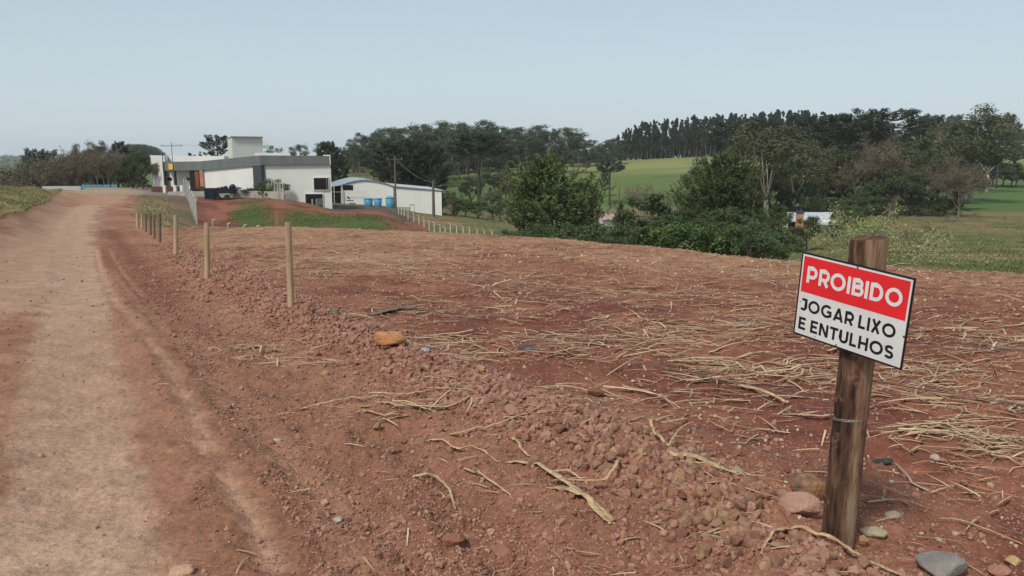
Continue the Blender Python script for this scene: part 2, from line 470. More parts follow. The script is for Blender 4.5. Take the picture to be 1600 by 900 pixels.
RIDGE = line((1222, 893), (1115, 800), (935, 700), (715, 610), (600, 553), (475, 497), (395, 452), (330, 425), (280, 396), (245, 372), (225, 357))
RIDGE = np.vstack([RIDGE[0] + (RIDGE[0] - RIDGE[1]) * 1.6, RIDGE])
EX = np.array([[XY(203, 58, -2), 58], [XY(198, 75, -2), 75], [XY(215, 90, -2.4), 90], [XY(225, 130, -3), 130], [-400, 700], [-5000, 8000]])
RIDGE_ALL = np.vstack([RIDGE, EX])
RORD = np.argsort(RIDGE_ALL[:, 1])
def xr(Y):
    return np.interp(Y, RIDGE_ALL[RORD, 1], RIDGE_ALL[RORD, 0])
# left edge of the road
LE = [(25, 0), (36, 40), (50, 75), (76, 99), (95, 103), (130, 90)]
LEX = np.array([[XY(u, Y, -1.8), Y] for Y, u in LE])
LEX = np.vstack([[-11.5, -40], [-12.6, 2], [-15.2, 17], LEX])
def xl(Y):
    return np.interp(Y, LEX[:, 1], LEX[:, 0])
TIRE1 = line((430, 890), (395, 810), (330, 715), (300, 640), (262, 570), (185, 480), (160, 430), (150, 390))
TIRE2 = line((690, 885), (560, 800), (440, 700), (395, 650), (310, 560), (240, 510), (200, 470), (165, 420))
TIRE3 = line((560, 893), (480, 770), (380, 660), (300, 590))
PALE1 = line((105, 900), (120, 800), (118, 700), (118, 600), (120, 500), (124, 440), (120, 400), (118, 370), (130, 340), (146, 320), (160, 308))
PALE2 = line((0, 480), (22, 430), (55, 380), (95, 345), (125, 325))
PALE3 = line((88, 445), (92, 400), (100, 370))
RUTD = line((700, 860), (560, 730), (450, 640), (360, 560), (290, 490), (235, 430), (200, 390), (175, 360))
GUL = line((835, 893), (770, 830), (730, 770), (700, 725), (610, 670))

def crestY(u):
    return np.interp(u, [250, 330, 430, 520, 655, 750, 860, 1000, 1110, 1250, 1420, 1560, 2300], [38, 39, 37, 36, 35, 33.5, 30.5, 27, 23.8, 20.4, 18.7, 17.6, 16.3])

def relief(X, Y):
    """fine relief"""
    r = np.hypot(X, Y)
    near = 1 - sstep(45, 70, r)
    rx = X - xr(Y)
    dr = pdist(X, Y, RIDGE)
    road = (rx < 0)
    z = np.zeros_like(X)
    fld = sstep(.1, .6, rx) * near
    z += fld * ((fbm(X * 1.6, Y * 1.6, 5, 4, .55) - .5) * .12 + (fbm(X * 9, Y * 9, 11, 3, .6) - .5) * .055)
    rd = (1 - sstep(-.5, .1, rx)) * near
    z += rd * ((fbm(X * .9, Y * .9, 31, 3) - .5) * .05 + (fbm(X * 14, Y * 14, 41, 3, .6) - .5) * .018)
    rough = rd * (.35 + sstep(2.8, .8, dr))
    z += rough * (fbm(X * 7, Y * 7, 51, 4, .6) - .5) * .07
    # the windrow of clods pushed up along the fence line
    hgt = .115 + .10 * (fbm(X * 1.3, Y * 1.3, 61, 2) - .5)
    z += hgt * np.exp(-(dr / .34) ** 2) * (1 - sstep(22, 34, r))
    z += np.exp(-(dr / .42) ** 2) * (fbm(X * 12, Y * 12, 71, 3, .6) - .5) * .09
    for L, w, dp in ((TIRE1, .06, .016), (TIRE2, .09, .016), (TIRE3, .06, .012), (TIRE1 + [.42, 0], .05, .012), (RUTD, .3, .035), (GUL, .16, .06), (PALE1, .32, .03), (PALE2, .5, .02)):
        d = pdist(X, Y, L)
        z -= dp * (.5 + fbm(X * 3, Y * 3, 91, 2)) * (np.exp(-(d / w) ** 2) - .45 * np.exp(-((d - 1.9 * w) / (.6 * w)) ** 2)) * near
    far = sstep(45, 80, r)
    z += far * ((fbm(X * .25, Y * .25, 81, 4) - .5) * .5 * sstep(40, 90, Y) + (fbm(X * 1.2, Y * 1.2, 85, 2) - .5) * .15)
    # flatter where things are built
    lot = sstep(92, 98, Y) * (1 - sstep(125, 135, Y)) * (1 - sstep(-15, -10, X)) * sstep(-90, -70, X)
    z *= 1 - .9 * lot
    out = sstep(.3, 1.2, Y)
    return z * out

def ground(X, Y):
    return hz(X, Y) + relief(np.asarray(X, float), np.asarray(Y, float))

def gz(x, y):
    return float(ground(np.array([x]), np.array([y]))[0])

def mixc(a, b, t):
    return a * (1 - t[:, None]) + np.asarray(b)[None, :] * t[:, None]

def build_ground():
    rs = [0.35]
    while rs[-1] < 8000:
        r = rs[-1]
        if r < 2.0: s = .02
        elif r < 60: s = min(.0062, .00085 * r)
        elif r < 500: s = .008
        else: s = .02
        rs.append(r * (1 + s))
    rs = np.array(rs)
    az = np.concatenate([np.arange(-180, -50, 5.), np.arange(-50, -42, .5), np.arange(-42, 42, .088), np.arange(42, 50, .5), np.arange(50, 180.1, 5.)])
    A, RR = np.meshgrid(np.radians(az), rs, indexing='xy')
    X, Y = (RR * np.sin(A)).ravel(), (RR * np.cos(A)).ravel()
    z0 = hz(X, Y)
    Z = z0 + relief(X, Y)
    nr_, na = RR.shape
    Yc = np.maximum(Y, .8)
    U = 800 + CF * X / Yc
    Vp = 450 - F * np.tan(PT + np.arctan((z0 - H) / Yc))
    Vp = 450 - F * ((z0 - H) * math.cos(PT) + Yc * math.sin(PT)) / (Yc * math.cos(PT) - (z0 - H) * math.sin(PT))
    rx = X - xr(Y)
    lx = X - xl(Y)
    dr = pdist(X, Y, RIDGE)
    n1, n2, n3 = fbm(X * .35, Y * .35, 101, 4), fbm(X * 1.7, Y * 1.7, 103, 4, .6), fbm(X * 6, Y * 6, 105, 4, .6)
    nl = fbm(X * .03, Y * .03, 107, 5, .6)
    # ---- soil
    c = np.tile(np.array([.165, .058, .041]), (len(X), 1))
    c = mixc(c, (.25, .104, .068), sstep(.35, .68, n2))
    strawy = sstep(9, 19, np.hypot(X, Y))                # residue and dry crumbs cover the far half of the field
    c = mixc(c, (.40, .235, .148), np.clip(strawy * (.42 + 1.1 * (n1 - .5) + .9 * (n2 - .5)), 0, .95))
    c = mixc(c, (.40, .26, .14), np.clip(strawy * sstep(.5, .7, n3) * .8, 0, 1))
    c = mixc(c, (.33, .165, .108), np.exp(-(dr / .6) ** 2) * .75)
    # ---- road
    rdm = (1 - sstep(-.75, -.25, rx + .35 * (n2 - .5)))
    rc = np.tile(np.array([.275, .130, .086]), (len(X), 1))
    rc = mixc(rc, (.36, .200, .135), sstep(.35, .7, n2 * .6 + n1 * .4))
    rc = mixc(rc, (.22, .090, .060), sstep(.55, .75, n3) * .5)
    d1 = pdist(X, Y, PALE1)
    w1 = np.interp(Y, [2, 3, 4, 8, 16, 40], [.42, .34, .30, .32, .48, .9])
    pn = n2 * .6 + n3 * .4
    lam = sstep(1.3, .8, d1 / w1 + (.5 - pn) * 1.1)
    rc = mixc(rc, (.46, .315, .235), lam * .8)
    lam = sstep(1.3, .4, pdist(X, Y, PALE2) / 1.0 + (.5 - pn) * 1.5)
    rc = mixc(rc, (.43, .28, .205), lam * .75)
    rc = mixc(rc, (.44, .29, .21), sstep(1.2, .5, pdist(X, Y, PALE3) / .4 + (.5 - pn) * 1.5) * .6)
    lft = sstep(-.6, -1.8, X - np.interp(Y, PALE1[:, 1], PALE1[:, 0]))
    rc = mixc(rc, (.36, .215, .15), lft * sstep(.3, .6, n1) * .75)
    rc = mixc(rc, (.44, .30, .225), sstep(3.6, 2.6, Y) * sstep(.1, -.25, X - np.interp(Y, PALE1[:, 1], PALE1[:, 0]) - .25 + (n2 - .5) * .8) * .8)
    mid = np.exp(-((X - np.interp(Y, PALE1[:, 1], PALE1[:, 0]) - .75) / .38) ** 2)
    rc = mixc(rc, (.225, .095, .062), mid * sstep(.40, .58, n2) * .75)
    for L, w, s in ((TIRE1, .055, .95), (TIRE2, .10, .85), (TIRE3, .06, .6), (TIRE1 + [.42, 0], .05, .45)):
        rc = mixc(rc, (.45, .275, .19), np.exp(-(pdist(X, Y, L) / w) ** 2) * s * sstep(.38, .56, n3 * .5 + n2 * .5 + .1))
    rc = mixc(rc, (.19, .074, .050), np.exp(-(pdist(X, Y, RUTD) / .34) ** 2) * .8)
    rc = mixc(rc, (.20, .080, .054), np.exp(-(pdist(X, Y, TIRE1 + [.2, 0]) / .10) ** 2) * .6)
    rc = mixc(rc, (.21, .085, .058), np.exp(-(pdist(X, Y, GUL) / .3) ** 2) * .6)
    edge = np.exp(-((rx + 1.0) / .7) ** 2) * sstep(9, 5, Y)
    rc = mixc(rc, (.235, .10, .068), edge * .6)
    rc = mixc(rc, (.31, .175, .115), sstep(14, 6, np.hypot(X + 1.6, (Y - 8.0) * .7) * 3) * .4)
    c = c * (1 - rdm[:, None]) + rc * rdm[:, None]
    zone = np.where(rdm > .5, 0, 1)                      # 0 road 1 field
    # far road turns dusty pale
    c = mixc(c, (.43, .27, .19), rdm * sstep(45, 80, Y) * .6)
    # ---- dry verge on the far left
    vg = sstep(.1, -.5, lx + (n3 - .5) * 1.2)
    gc = np.tile(np.array([.24, .215, .095]), (len(X), 1))
    gc = mixc(gc, (.135, .145, .052), sstep(.45, .65, n1 * .5 + n2 * .5))
    gc = mixc(gc, (.33, .285, .15), sstep(.55, .75, n2))
    gc = mixc(gc, (.28, .17, .10), sstep(.55, .7, fbm(X * .3 + 9, Y * .12, 121, 3)) * .8)
    gc = mixc(gc, (.27, .11, .07), np.exp(-((lx + .45) / .5) ** 2) * .85)
    c = c * (1 - vg[:, None]) + gc * vg[:, None]
    zone = np.where(vg > .5, 2, zone)
    # ---- beyond the crest of the field
    cy = crestY(U)
    be = sstep(0, 1.2, Y - cy - 1.0) * (U > 262) + sstep(0, 3, Y - 43) * (U <= 262)
    be = np.clip(be, 0, 1) * sstep(0, .8, rx)
    pc = np.tile(np.array([.120, .135, .050]), (len(X), 1))
    pc = mixc(pc, (.17, .150, .070), sstep(.4, .6, n1))
    pc = mixc(pc, (.07, .105, .030), sstep(.55, .7, n2) * .7)
    pc = mixc(pc, (.25, .165, .10), sstep(.56, .72, fbm(X * .07 + 3, Y * .07, 131, 5, .6)) * .65)
    # brown mounds between the road and the fenced slope
    md = (U < 308) * sstep(43, 48, Y) * sstep(93, 88, Y)
    pc = mixc(pc, (.23, .155, .105), md * sstep(.4, .62, fbm(X * .3, Y * .12, 141, 4)))
    pc = mixc(pc, (.13, .085, .066), md * sstep(76, 84, Y) * .8)
    # cut bank below the white building: raw red earth and sown grass
    bank = (U > 300) * (U < 668) * sstep(50, 56, Y) * np.where(U < 470, sstep(97, 93, Y), np.where(U < 560, sstep(91, 86, Y), sstep(88, 80, Y)))
    gn = fbm(X * .16 + 5, Y * .10, 151, 4, .6)
    bc = mixc(np.tile(np.array([.26, .105, .070]), (len(X), 1)), (.17, .062, .045), sstep(.45, .6, n1))
    gsel = np.maximum(np.exp(-((U - 385) / 34) ** 2) * sstep(92, 84, Y), sstep(415, 470, U) * sstep(640, 570, U) * sstep(81, 74, Y + (U - 520) * .035))
    bc = mixc(bc, (.070, .105, .030), np.clip(gsel * 1.5 - .45 + (gn - .5) * 3.2, 0, 1) * .95)
    pc = pc * (1 - bank[:, None]) + bc * bank[:, None]
    # asphalt yard, driveway
    lot = (sstep(90, 94, Y) * sstep(140, 132, Y) * (U < 455) * (U > 60))
    drv = (U > 508) * (U < 640) * sstep(84, 88, Y + np.maximum(0, (U - 590)) * .25) * sstep(116, 113, Y + np.maximum(0, U - 590) * .5)
    ac = mixc(np.tile(np.array([.17, .155, .145]), (len(X), 1)), (.22, .19, .17), n1)
    dc = mixc(np.tile(np.array([.105, .078, .070]), (len(X), 1)), (.14, .10, .085), n1)
    pc = mixc(pc, (.30, .155, .11), ((U > 590) * (U < 720) * sstep(86, 90, Y) * sstep(112, 106, Y) * sstep(.42, .55, n1)) * .8)
    pc = pc * (1 - drv[:, None]) + dc * drv[:, None]
    # hills
    hl = sstep(165, 200, Y) * (U > 600)
    hc = np.tile(np.array([.115, .165, .050]), (len(X), 1))
    hc = mixc(hc, (.070, .120, .040), sstep(.45, .6, fbm(X * .02, Y * .045, 161, 4)) * .8)
    top = sstep(276, 266, Vp + (U - 1000) * .02 + (nl - .5) * 14) * sstep(690, 800, U)
    hc = mixc(hc, (.255, .265, .105), top * .9)
    hc = mixc(hc, (.21, .16, .085), sstep(215, 195, Y) * sstep(.4, .5, nl) * .8)
    pc = pc * (1 - hl[:, None]) + hc * hl[:, None]
    pc = mixc(pc, (.15, .17, .07), hl * sstep(.52, .64, fbm(X * .05, Y * .16, 191, 4, .6)) * .6)
    gf = (U > 1470) * sstep(148, 156, Y) * sstep(262, 250, Y)
    pc = mixc(pc, (.085, .155, .042), gf * .95)
    br = (U > 1180) * np.exp(-((Y - 143) / 9) ** 2) * sstep(.35, .5, nl)
    pc = mixc(pc, (.23, .165, .095), br * .8)
    c = c * (1 - be[:, None]) + pc * be[:, None]
    zone = np.where(be > .5, 3, zone)
    zone = np.where((be > .5) & (bank > .5), 4, zone)
    # yard and road junction
    c = c * (1 - lot[:, None]) + ac * lot[:, None]
    dusty = lot * np.exp(-((U - 160) / 55) ** 2) * sstep(130, 112, Y)
    c = mixc(c, (.42, .27, .19), dusty * .8)
    zone = np.where(lot > .5, 5, zone)
    zone = np.where((drv > .5) & (be > .5), 6, zone)
    # far country on the left
    fl = ((U < 262) * sstep(128, 145, Y)) + (U < 60) * sstep(75, 95, Y) * (Y < 128)
    fl = np.clip(fl, 0, 1)
    fc = np.tile(np.array([.060, .085, .040]), (len(X), 1))
    fc = mixc(fc, (.085, .14, .05), sstep(.52, .56, fbm(X * .004 + 2, Y * .0016, 171, 3)))
    fc = mixc(fc, (.025, .042, .026), sstep(.50, .54, fbm(X * .006, Y * .0024, 181, 4)) * .9)
    c = c * (1 - fl[:, None]) + fc * fl[:, None]
    zone = np.where((fl > .5) & (Y > 145), 7, zone)
    zone = np.where((Y > 170) & (U >= 262), 7, zone)
    bk = Y < .5
    zone = np.where(bk & (zone > 1), np.where(X < xr(Y), 0, 1), zone)
    P = np.stack([X, Y, Z], -1)
    idx = np.arange(nr_ * na).reshape(nr_, na)
    Q = np.stack([idx[:-1, :-1], idx[:-1, 1:], idx[1:, 1:], idx[1:, :-1]], -1).reshape(-1, 4)
    zq = zone[Q[:, 0]]
    names = {0: 'road', 1: 'field', 2: 'roadside_ground', 3: 'pasture', 4: 'earth_bank', 5: 'yard_pavement', 6: 'driveway', 7: 'hills'}
    # close the hole under the camera
    for k, nm in names.items():
        q = Q[zq == k]
        if not len(q): continue
        us, inv = np.unique(q, return_inverse=True)
        V, q, cc = P[us], inv.reshape(-1, 4), c[us]
        fs = [q]
        if k == 0:
            ring = idx[0, :-1]
            V = np.vstack([V, P[ring], [[0, 0, 0]]])
            cc = np.vstack([cc, c[ring], [[.3, .15, .1]]])
            b = len(us)
            m = len(ring)
            fs.append(np.array([[b + m, b + (i + 1) % m, b + i] for i in range(m)]))
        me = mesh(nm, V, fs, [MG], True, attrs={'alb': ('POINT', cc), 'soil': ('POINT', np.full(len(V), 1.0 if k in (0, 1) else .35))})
        o = obj(nm, me)
        o['kind'] = 'structure'

def ground_mat():
    m = bpy.data.materials.new('earth')
    m.use_nodes = True
    n, l = m.node_tree.nodes, m.node_tree.links
    b = n['Principled BSDF']
    b.inputs['Roughness'].default_value = .95
    b.inputs['Specular IOR Level'].default_value = .15
    at = n.new('ShaderNodeAttribute'); at.attribute_name = 'alb'
    so = n.new('ShaderNodeAttribute'); so.attribute_name = 'soil'
    t = n.new('ShaderNodeTexCoord')
    def noise(sc, det, ro=.6):
        x = n.new('ShaderNodeTexNoise')
        x.inputs['Scale'].default_value = sc
        x.inputs['Detail'].default_value = det
        x.inputs['Roughness'].default_value = ro
        l.new(t.outputs['Object'], x.inputs['Vector'])
        return x.outputs['Fac']
    def mr(src, a, b_, c_, d):
        x = n.new('ShaderNodeMapRange')
        for i, vv in zip((1, 2, 3, 4), (a, b_, c_, d)): x.inputs[i].default_value = vv
        l.new(src, x.inputs[0])
        return x.outputs[0]
    def mth(op, a, b_):
        x = n.new('ShaderNodeMath'); x.operation = op
        for i, s in enumerate((a, b_)):
            if isinstance(s, (int, float)): x.inputs[i].default_value = s
            else: l.new(s, x.inputs[i])
        return x.outputs[0]
    f1 = mr(noise(30, 8, .75), .3, .7, .66, 1.34)
    f2 = mr(noise(3.1, 6, .65), .3, .7, .8, 1.2)
    f3 = mr(noise(130, 3, .6), .3, .7, .85, 1.15)
    f = mth('MULTIPLY', mth('MULTIPLY', f1, f2), f3)
    mu = n.new('ShaderNodeMix'); mu.data_type = 'RGBA'; mu.blend_type = 'MULTIPLY'; mu.inputs[0].default_value = 1
    warm = n.new('ShaderNodeMix'); warm.data_type = 'RGBA'; warm.blend_type = 'MULTIPLY'; warm.inputs[0].default_value = 1; warm.inputs[7].default_value = (.86, .85, .81, 1)
    l.new(at.outputs['Color'], warm.inputs[6]); l.new(warm.outputs[2], mu.inputs[6]); l.new(f, mu.inputs[7])
    # small pale crumbs
    vo = n.new('ShaderNodeTexVoronoi'); vo.inputs['Scale'].default_value = 42
    l.new(t.outputs['Object'], vo.inputs['Vector'])
    cr = mth('MULTIPLY', mr(vo.outputs['Distance'], .16, .26, 1, 0), mr(noise(9, 2), .5, .62, 0, .6))
    cr = mth('MULTIPLY', cr, so.outputs['Fac'])
    m2 = n.new('ShaderNodeMix'); m2.data_type = 'RGBA'
    l.new(cr, m2.inputs[0]); l.new(mu.outputs[2], m2.inputs[6])
    m2.inputs[7].default_value = (.46, .28, .19, 1)
    l.new(m2.outputs[2], b.inputs['Base Color'])
    def voro(sc):
        x = n.new('ShaderNodeTexVoronoi'); x.feature = 'SMOOTH_F1'; x.inputs['Scale'].default_value = sc; x.inputs['Smoothness'].default_value = .35
        l.new(t.outputs['Object'], x.inputs['Vector'])
        return mr(x.outputs['Distance'], 0, .75, 1, 0)
    bp = n.new('ShaderNodeBump'); bp.inputs['Distance'].default_value = .007; bp.inputs['Strength'].default_value = .65
    hgt = mth('ADD', mth('ADD', mth('MULTIPLY', voro(38), .8), mth('MULTIPLY', voro(95), .45)), mth('ADD', mth('MULTIPLY', noise(140, 3, .6), .4), mth('MULTIPLY', cr, .5)))
    l.new(hgt, bp.inputs['Height'])
    l.new(bp.outputs[0], b.inputs['Normal'])
    return m
MG = ground_mat()
build_ground()

# ------------------------------------------------------------------ haze and the dust over the road
def volume_mat(name, colr, dens):
    m = bpy.data.materials.new(name)
    m.use_nodes = True
    n, l = m.node_tree.nodes, m.node_tree.links
    n.remove(n['Principled BSDF'])
    v = n.new('ShaderNodeVolumePrincipled')
    v.inputs['Color'].default_value = (*colr, 1)
    v.inputs['Density'].default_value = dens
    v.inputs['Anisotropy'].default_value = 0.0
    l.new(v.outputs[0], n['Material Output'].inputs['Volume'])
    return m
hb = MB()
hb.box((-3600, -300, -70), (3600, 3900, 75))
hz_o = hb.build('haze', volume_mat('air', (.92, .97, 1.0), .00016))
tag(hz_o, 'pale bluish haze hanging over the valley and far hills', 'haze', kind='stuff')

db = MB()
rng = np.random.default_rng(5)
def blob(mb, c, rx_, ry_, rz_, seed, sub=(14, 22), amp=.25):
    th = np.linspace(0, np.pi, sub[0])
    ph = np.linspace(0, 2 * np.pi, sub[1], endpoint=False)
    T_, P_ = np.meshgrid(th, ph, indexing='ij')
    x, y, z = np.sin(T_) * np.cos(P_), np.sin(T_) * np.sin(P_), np.cos(T_)
    k = 1 + amp * 2 * (fbm(x * 1.6 + z * .7 + seed, y * 1.6 - z * .9 + seed * 2, seed, 3) - .5)
    V = np.stack([c[0] + rx_ * x * k, c[1] + ry_ * y * k, c[2] + rz_ * z * k], -1).reshape(-1, 3)
    i = np.arange(sub[0] - 1)[:, None] * sub[1]
    j = np.arange(sub[1])[None, :]
    j2 = (j + 1) % sub[1]
    mb.add(V, np.stack([i + j, i + sub[1] + j, i + sub[1] + j2, i + j2], -1).reshape(-1, 4))
for (u, Y, rx_, rz_) in ((145, 84, 3.6, .42), (180, 88, 3.4, .40)):
    z = float(hz(XY(u, Y, -2.3), Y))
    blob(db, (XY(u, Y, z), Y, z + .12), rx_, 3.0, rz_, u)
dust = db.build('dust', volume_mat('dust_air', (.88, .68, .52), .26))
tag(dust, 'thin reddish dust hanging over the road at the yard entrance', 'dust', kind='stuff')

# ------------------------------------------------------------------ buildings
def P(u, Y, v):
    z = H + Y * float(sv(v))
    return XY(u, Y, z), Y, z
def Z(Y, v):
    return H + Y * float(sv(v))
BK = np.array([-.228, .974])

def wing(mb, u0, Y0, u1, Y1, vt0, vt1, vb0, vb1, depth, off=0.0, zb=None):
    """prism whose front runs from column u0 to u1; tops and bottoms as picture rows at their own distance"""
    zt0, zt1 = Z(Y0, vt0), Z(Y1, vt1)
    zb0, zb1 = (Z(Y0, vb0), Z(Y1, vb1)) if zb is None else (zb, zb)
    p, q = np.array([XY(u0, Y0, zt0), Y0]), np.array([XY(u1, Y1, zt1), Y1])
    d = (q - p) / np.linalg.norm(q - p)
    nrm = np.array([d[1], -d[0]])                       # towards the camera
    p, q = p + nrm * off, q + nrm * off
    b = BK * depth
    mb.hexa([(p[0], p[1], zb0), (q[0], q[1], zb1), (q[0] + b[0], q[1] + b[1], zb1), (p[0] + b[0], p[1] + b[1], zb0),
             (p[0], p[1], zt0), (q[0], q[1], zt1), (q[0] + b[0], q[1] + b[1], zt1), (p[0] + b[0], p[1] + b[1], zt0)])

def panel_on(mb, u0, u1, v0, v1, A, B, out=.05, th=.06):
    """a box let into / standing on the facade A=(u,Y) -> B=(u,Y)"""
    def yy(u): return A[1] + (B[1] - A[1]) * (u - A[0]) / (B[0] - A[0])
    Y0, Y1 = yy(u0) - out, yy(u1) - out
    zt, zb = Z((Y0 + Y1) / 2, v0), Z((Y0 + Y1) / 2, v1)
    p, q = (XY(u0, Y0, zt), Y0), (XY(u1, Y1, zt), Y1)
    mb.wall(p, q, zb, zb, zt, zt, th)

A0, A1, B1, C1 = (256, 109.), (316, 106.), (408, 93.), (516.5, 94.5)
bx, by = XY(400, 95, -3), 95
bld = empty('office_building', (bx, by, gz(bx, by)))
tag(bld, 'low white office building with grey band and tall block beyond the field', 'building')
def bpart(name, mb, m, par=None):
    o = mb.build(name, m)
    par = par or bld
    o.parent = par
    q = par
    off = Vector((0, 0, 0))
    while q is not None:
        off += q.location
        q = q.parent
    o.location = -off
    return o
w = MB()
wing(w, 316, 106, 408, 93, 257, 254, 0, 0, 12, zb=-7)
wing(w, 408, 93, 516.5, 94.5, 253, 253, 0, 0, 13, zb=-7)
bpart('wall', w, M['white'])
w = MB()
wing(w, 240, 116, 296, 108.6, 262, 262, 0, 0, 10, zb=-6)
wing(w, 234, 120, 256.5, 112, 242.5, 243, 0, 0, 10, zb=-6)
wing(w, 250, 115, 350, 112, 243.2, 244.0, 0, 0, 9, zb=-1)
bpart('entrance_wall', w, M['white'])
w = MB()
wing(w, 256, 109, 316, 106, 253, 252, 266.5, 266, 9, off=.3)
wing(w, 316, 106, 409.6, 93, 252, 242.8, 266, 258.5, 8, off=.29)
wing(w, 406.6, 92.95, 515.5, 94.5, 242.8, 243.6, 257.5, 257, 9, off=.28)
bpart('fascia_band', w, M['band'])
w = MB()
wing(w, 398, 96.0, 453, 96.6, 238.8, 238.6, 250, 250, .25)
bpart('parapet', w, M['white'])
w = MB()
wing(w, 505, 98, 516, 98, 242.0, 242.0, 252, 252, .25)
bpart('parapet', w, M['white'])
w = MB()
zt = Z(101, 214.5)
pts = [P(362, 100, 214), P(410, 102, 214), P(408, 112, 214), P(355, 110, 214)]
w.hexa([(x, y, -.5) for x, y, z in pts] + [(x, y, zt) for x, y, z in pts])
tw = bpart('roof_block', w, M['cream'])
w = MB()
c_ = [P(361.2, 99.7, 214), P(410.8, 101.7, 214), P(408.8, 112.3, 214), P(354.3, 110.3, 214)]
w.hexa([(x, y, zt + .003) for x, y, z in c_] + [(x, y, zt + .12) for x, y, z in c_])
bpart('coping', w, M['conc'], tw)
w = MB()
panel_on(w, 394.5, 407.8, 258, 300, A1, B1, .38, .4)
bpart('stone_panel', w, M['stone'])
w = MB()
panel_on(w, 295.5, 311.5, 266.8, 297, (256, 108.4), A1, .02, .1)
bpart('doorway_shade', w, M['shade_in'])  # flat dark sheet, the shade of the entrance put into its colour
w = MB()
for (u0, u1, o_) in ((311.2, 317, .5),):
    panel_on(w, u0, u1, 266.5, 297, (256, 108.4), A1, o_, .2)
bpart('door_surround', w, M['orange'])
w = MB(); panel_on(w, 303.8, 309.8, 267, 295, (256, 108.4), A1, .12, .1); bpart('door', w, mat('dull_red_door', (.20, .075, .05), (.13, .05, .04), 2, .7))
for (u0, u1, v0, v1) in ((257.5, 268.5, 277.6, 282), (291, 295, 277.5, 281.5)):
    w = MB(); panel_on(w, u0, u1, v0, v1, (240, 116), (296, 108.6), .05, .1)
    bpart('window', w, M['glass'])
for (u0, u1, v0, v1, nm) in ((490, 512.8, 278, 296.6, 1), (477, 504, 303.2, 324.5, 2)):
    w = MB()
    panel_on(w, u0, u1, v0, v1, B1, C1, .14, .12)
    win = bpart('window', w, M['glass'])
    fr = MB()
    for a, b, c, d in ((u0 - .7, u1 + .7, v0 - .8, v0), (u0 - .7, u1 + .7, v1, v1 + .8), (u0 - .7, u0, v0, v1), (u1, u1 + .7, v0, v1)):
        panel_on(fr, a, b, c, d, B1, C1, .18, .16)
    bpart('frame', fr, M['white'], win)
    mu_ = MB()
    if nm == 2:
        for a in (486.5, 493.3):
            panel_on(mu_, a, a + (2.2 if a < 490 else 1.2), 311, v1, B1, C1, .20, .05)
        bpart('pillar', mu_, M['conc'], win)
        mu_ = MB()
        panel_on(mu_, 494.6, 503.8, 310, 321, B1, C1, .17, .025)
        bpart('shutter', mu_, mat('grey_shutter', (.12, .13, .135), None, 3, .6), win)
    else:
        panel_on(mu_, 510.0, 510.5, v0, v1, B1, C1, .17, .025)
        bpart('mullion', mu_, M['conc'], win)
# side sheds of the roof edge, drain pipe
w = MB(); panel_on(w, 514.8, 516.2, 243, 257, B1, C1, .3, .1); bpart('band_end', w, M['white'])
w = MB(); panel_on(w, 263, 270, 256, 265, A0, A1, .55, .2)
sg = bpart('logo_sign', w, M['yellow'])
sg['label'] = 'plain yellow square sign on the grey band'
for u in (256.6, 272.2):
    w = MB(); panel_on(w, u - .8, u + .8, 266.5, 293, (240, 112), (300, 106), .9, .2); bpart('column', w, M['steel'])

# low brick wall with white pillars in front of the entrance
lw = empty('low_wall', (XY(268, 101, -2.7), 101, -2.8))
tag(lw, 'low dark brick wall between white pillars before the office entrance', 'wall')
w = MB()
for (a, b) in ((236, 254.8), (258.8, 271.5), (275, 282)):
    p, q = P(a, 104 - (a - 236) * .05, 291.4), P(b, 104 - (b - 236) * .05, 291.4)
    w.wall(p[:2], q[:2], -3.4, -3.4, p[2], p[2], .2)
bpart('brick_panel', w, M['brickd'], lw)
for u in (256.8, 273.2, 283.6):
    w = MB(); p = P(u, 103 - (u - 236) * .05, 289.6)
    w.box((p[0] - .17, p[1] - .17, -3.4), (p[0] + .17, p[1] + .17, p[2])); bpart('pillar', w, M['white'], lw)

rw = MB()
pr = [(262, 92.5, 299.5), (300, 91.6, 298.8), (345, 91.2, 298.5), (400, 90.8, 298.5), (436, 89.6, 299.5), (444, 88.8, 303.5)]
for (u0, Y0, v0), (u1, Y1, v1) in zip(pr[:-1], pr[1:]):
    a, b = P(u0, Y0, v0), P(u1, Y1, v1)
    rw.wall(a[:2], b[:2], gz(a[0], a[1]) - .5, gz(b[0], b[1]) - .5, a[2], b[2], .2)
rwo = rw.build('retaining_wall', M['conc'])
tag(rwo, 'low grey concrete retaining wall along the yard edge above the bank', 'wall')

# black trailer at the yard edge
tr = empty('flatbed_trailer', (*P(345, 89.3, 304)[:2], gz(*P(345, 89.3, 304)[:2])))
tag(tr, 'black low flatbed trailer parked at the edge of the yard', 'trailer')
w = MB(); a, b = P(320.3, 89.2, 294), P(337, 89.2, 294)
w.box((a[0], 88.9, gz(a[0], 89.1) - .05), (b[0], 90.1, a[2])); bpart('body', w, M['navy'], tr)
w = MB(); a, b = P(337, 89.2, 294.2), P(368.5, 89.2, 295)
w.hexa([(a[0] + .003, 88.95, Z(89, 302.6)), (b[0] - .35, 88.95, Z(89, 302)), (b[0] - .35, 90.1, Z(89, 302)), (a[0] + .003, 90.1, Z(89, 302.6)),
        (a[0] + .003, 88.95, a[2]), (b[0], 88.95, b[2]), (b[0], 90.1, b[2]), (a[0] + .003, 90.1, a[2])])
bpart('bed', w, M['navy'], tr)
w = MB()
for u, v, s in ((346.5, 293.2, .17), (352.6, 292.4, .22), (363.2, 291.6, .33), (341, 293.5, .14)):
    p = P(u, 89.5, v); blob(w, (p[0], p[1], p[2] - .05), s * 1.2, s, s, int(u), (8, 12), .2)
bpart('covered_load', w, M['navy'], tr)
